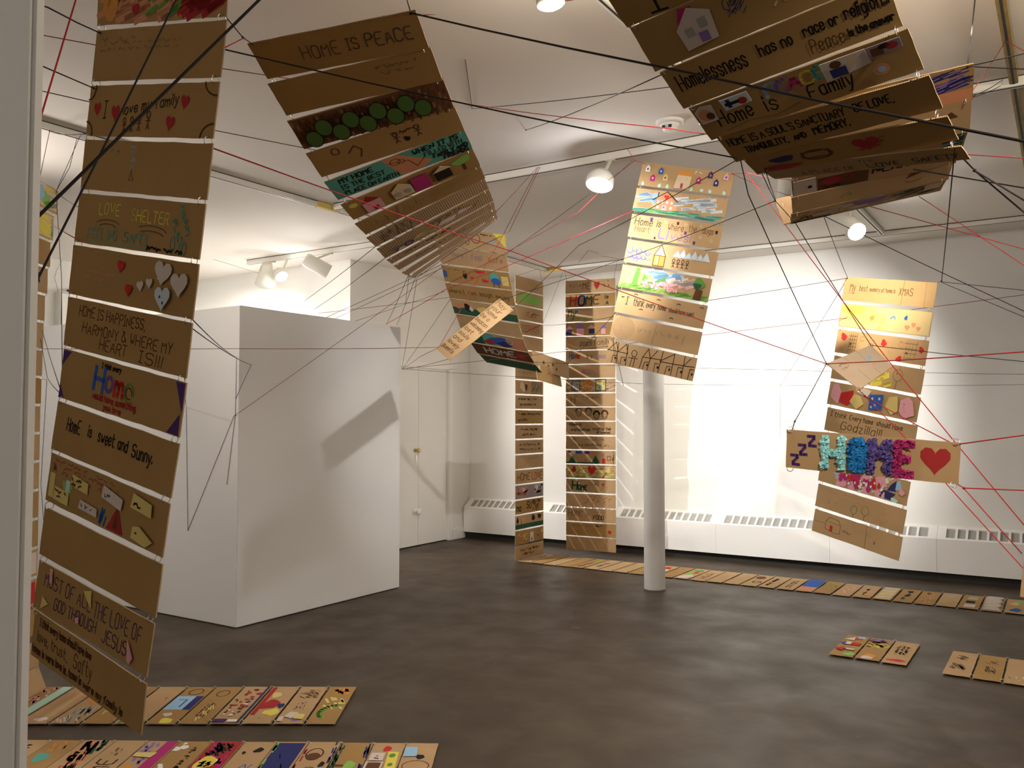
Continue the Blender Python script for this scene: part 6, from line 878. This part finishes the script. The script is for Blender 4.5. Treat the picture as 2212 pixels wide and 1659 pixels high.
yarn('k', 'black yarn from the slanting strip across the bright banner to the curled banner', 0.0016, [(-3.473,5.208,2.45),(-2.231,4.706,2.552),(-1.035,3.692,2.52)], (2,))
yarn('k', 'thin black yarn from the swooping banner right edge up to the red rail tie', 0.0015, [(-3.562,5.421,2.829),(-2.242,4.904,3.205)])
yarn('r', 'short red yarn from the bright banner right corner to the overhead banner', 0.0017, [(-1.746,5.27,3.134),(-1.408,4.504,2.9),(-0.839,2.837,2.406)], (0, 1))
yarn('r', 'dark-looking red yarn to the curled banner left end, upper of two', 0.0016, [(-1.408,4.504,2.897),(-0.882,3.443,2.527)], (0,))
yarn('d', 'dark red yarn to the curled banner left end, lower of two', 0.0016, [(-1.746,5.27,3.134),(-0.916,3.571,2.491)])
yarn('r', 'long red yarn from the bright banner corner down right past the sign heart', 0.0020, [(-1.408,4.504,2.895),(-0.616,3.878,1.816),(-0.095,3.412,1.174)])
yarn('k', 'black yarn from the curled banner down to the top of the tilted card', 0.0020, [(-0.988,3.832,2.449),(-0.902,5.054,1.991)], (1,))
yarn('k', 'black yarn from the overhead banner down to the left tip of the card', 0.0020, [(-0.861,2.684,2.415),(-0.917,2.942,2.365),(-1.052,4.665,1.873)], (2,))
yarn('k', 'black yarn from the card down to the HOME sign left corner', 0.0020, [(-1.052,4.665,1.873),(-0.958,3.669,1.574),(-0.914,3.45,1.533)], (1,))
yarn('k', 'left of two short black yarns between the overhead and curled banners', 0.0017, [(-0.839,2.837,2.406),(-1.035,3.692,2.522)])
yarn('k', 'right of two short black yarns between the overhead and curled banners', 0.0017, [(-0.794,2.723,2.381),(-1.032,3.694,2.522)])
yarn('k', 'very short black yarn at the left end of the curled banner', 0.0017, [(-1.035,3.692,2.522),(-0.988,3.832,2.449)])
yarn('r', 'bright red yarn from the card left tip to the right edge', 0.0025, [(-1.052,4.665,1.873),(-0.134,3.83,1.841),(-0.017,3.786,1.843)], (0,))
yarn('k', 'black yarn from the top of the card to the right edge', 0.0017, [(-0.902,5.054,1.991),(-0.159,4.528,1.844),(-0.039,4.547,1.826)])
yarn('r', 'red yarn from the bottom of the card to the HOME sign right corner', 0.0021, [(-0.86,4.499,1.729),(-0.868,4.674,1.703),(-0.342,3.472,1.491)], (1, 2))
yarn('r', 'red yarn from the card bottom passing behind the HOME sign', 0.0021, [(-0.868,4.674,1.703),(-0.634,4.358,1.496),(-0.153,3.859,1.009),(-0.109,3.77,0.973)])
yarn('r', 'level red yarn from the HOME sign lower right corner to the right edge', 0.0023, [(-0.353,3.492,1.357),(-0.319,3.498,1.335),(-0.13,3.441,1.339),(-0.026,3.448,1.339)], (1,))
yarn('r', 'slanting red yarn from the HOME sign lower right corner to the edge board', 0.0021, [(-0.319,3.498,1.334),(-0.141,3.445,1.122)])
yarn('r', 'level red yarn from the HOME sign upper right corner to the right edge', 0.0023, [(-0.342,3.472,1.491),(-0.126,3.434,1.528),(-0.022,3.441,1.532)])
yarn('k', 'black yarn rising from the yellow-lit banner corner to the overhead banner', 0.0021, [(-0.652,5.686,2.395),(-0.62,5.751,2.418),(-0.26,2.808,2.381)], (1,))
yarn('k', 'upper of two black yarns from the yellow-lit banner to the right edge', 0.0017, [(-0.62,5.751,2.413),(-0.187,5.559,2.302),(-0.039,5.537,2.27)])
yarn('k', 'lower of two black yarns from the yellow-lit banner to the right edge', 0.0017, [(-0.62,5.751,2.41),(-0.19,5.564,2.153),(-0.044,5.544,2.068)])
yarn('k', 'black yarn from under the curled banner past the round lamp to the edge', 0.0016, [(-0.888,3.849,2.477),(-0.134,3.941,2.009),(-0.031,3.951,1.944)])
yarn('r', 'red yarn from the middle of the curled banner to the right edge', 0.0016, [(-0.71,4.021,2.521),(-0.133,4.048,2.274),(-0.025,4.059,2.229)])
yarn('r', 'red yarn from the right end of the curled banner to the right edge', 0.0016, [(-0.522,4.081,2.553),(-0.13,3.934,2.19),(-0.027,3.946,2.1)])
yarn('k', 'black yarn hanging from the curled banner to the yellow-lit banner left corner', 0.0017, [(-0.879,3.854,2.491),(-1.183,5.876,2.504)])
yarn('k', 'black yarn between the bright banner right edge and the yellow-lit banner', 0.0016, [(-1.935,5.288,2.342),(-1.183,5.876,2.504)])
yarn('k', 'black yarn between the bright banner left edge and the narrow tall banner', 0.0016, [(-2.53,5.22,2.277),(-5.2,8.727,2.697)])
yarn('k', 'black yarn from the curled tip of the swooping banner to the bright banner', 0.0016, [(-3.872,6.953,2.102),(-2.524,5.219,2.311)], (0,))
yarn('k', 'thin black yarn from the narrow tall banner to the back rail', 0.0015, [(-5.2,8.727,2.697),(-5.102,9.056,3.37)])
yarn('k', 'short black tie at the left corner of the tall straight banner', 0.0015, [(-4.967,8.839,3.37),(-4.893,8.785,3.2)], (1,))
yarn('k', 'short black tie at the right corner of the tall straight banner', 0.0015, [(-4.266,8.827,3.37),(-4.323,8.854,3.19)], (1,))
yarn('k', 'short black tie at the right corner of the narrow tall banner', 0.0015, [(-5.243,8.736,3.37),(-5.2,8.727,3.205)], (1,))
yarn('k', 'black tie from the rail corner to the narrow tall banner left corner', 0.0015, [(-5.211,8.682,3.37),(-5.2,8.153,3.205)])
yarn('k', 'black yarn pinned in a peak on the ceiling by the back rail', 0.0015, [(-4.753,8.811,3.416),(-4.324,8.238,3.416),(-4.314,8.461,3.416)])
yarn('k', 'short black yarn pinned flat on the ceiling left of the bright banner', 0.0015, [(-4.345,8.601,3.416),(-4.241,8.933,3.416)])
yarn('k', 'loose black yarn end hanging below the bright banner', 0.0016, [(-2.564,5.225,2.145),(-2.465,5.188,1.804)])
yarn('k', 'black yarn from the ceiling to the scribbled top panel corner', 0.0023, [(-0.294,4.167,3.416),(-0.251,3.172,2.748)], (1,))
yarn('k', 'upper black yarn from the scribbled panel corner to the right edge', 0.0020, [(-0.251,3.172,2.748),(-0.097,3.388,2.834),(-0.006,3.388,2.82)])
yarn('k', 'lower black yarn from the scribbled panel corner to the right edge', 0.0020, [(-0.251,3.172,2.748),(-0.098,3.39,2.781),(-0.008,3.391,2.738)])
yarn('d', 'dark red yarn from the ochre rail down to the scribbled panel', 0.0017, [(-0.204,4.624,3.37),(-0.265,3.289,2.68)], (0,))
yarn('r', 'short red yarn from the ochre rail to the right edge', 0.0017, [(-0.204,4.624,3.37),(-0.131,4.594,3.293),(-0.009,4.442,3.125)])
yarn('k', 'black yarn looped round a ceiling pin beside the scribbled panel', 0.0017, [(-0.265,3.289,2.68),(-0.252,5.282,3.416),(-0.263,5.367,3.416),(-0.265,3.289,2.68)])
yarn('r', 'red yarn from behind the overhead banner to the right edge', 0.0017, [(-0.311,3.561,2.567),(-0.106,3.458,2.491),(-0.014,3.459,2.468)])
yarn('k', 'lower thick black yarn from the overhead banner corner to the right edge', 0.0025, [(-0.25,2.944,2.381),(-0.231,3.086,2.376),(-0.09,2.83,2.17),(-0.016,2.763,2.072)], (1,))
yarn('k', 'middle thick black yarn from the overhead banner corner to the right edge', 0.0025, [(-0.231,3.086,2.376),(-0.09,2.828,2.205),(-0.015,2.761,2.128)])
yarn('k', 'upper thick black yarn from the overhead banner lower edge to the right edge', 0.0023, [(-0.431,3.251,2.452),(-0.094,3.0,2.28),(-0.014,2.935,2.238)])
yarn('w', 'thin grey cable sagging to the bell-shaped lamp above the partition', 0.0023, [(-9.692,6.972,3.83),(-7.881,6.265,3.339),(-7.501,6.54,3.198)])
yarn('w', 'thin grey cable curling above the electrical box', 0.0023, [(-9.692,5.482,3.431),(-9.692,5.41,3.286),(-9.692,5.39,3.203),(-9.692,5.425,3.091),(-9.692,5.459,2.999)])
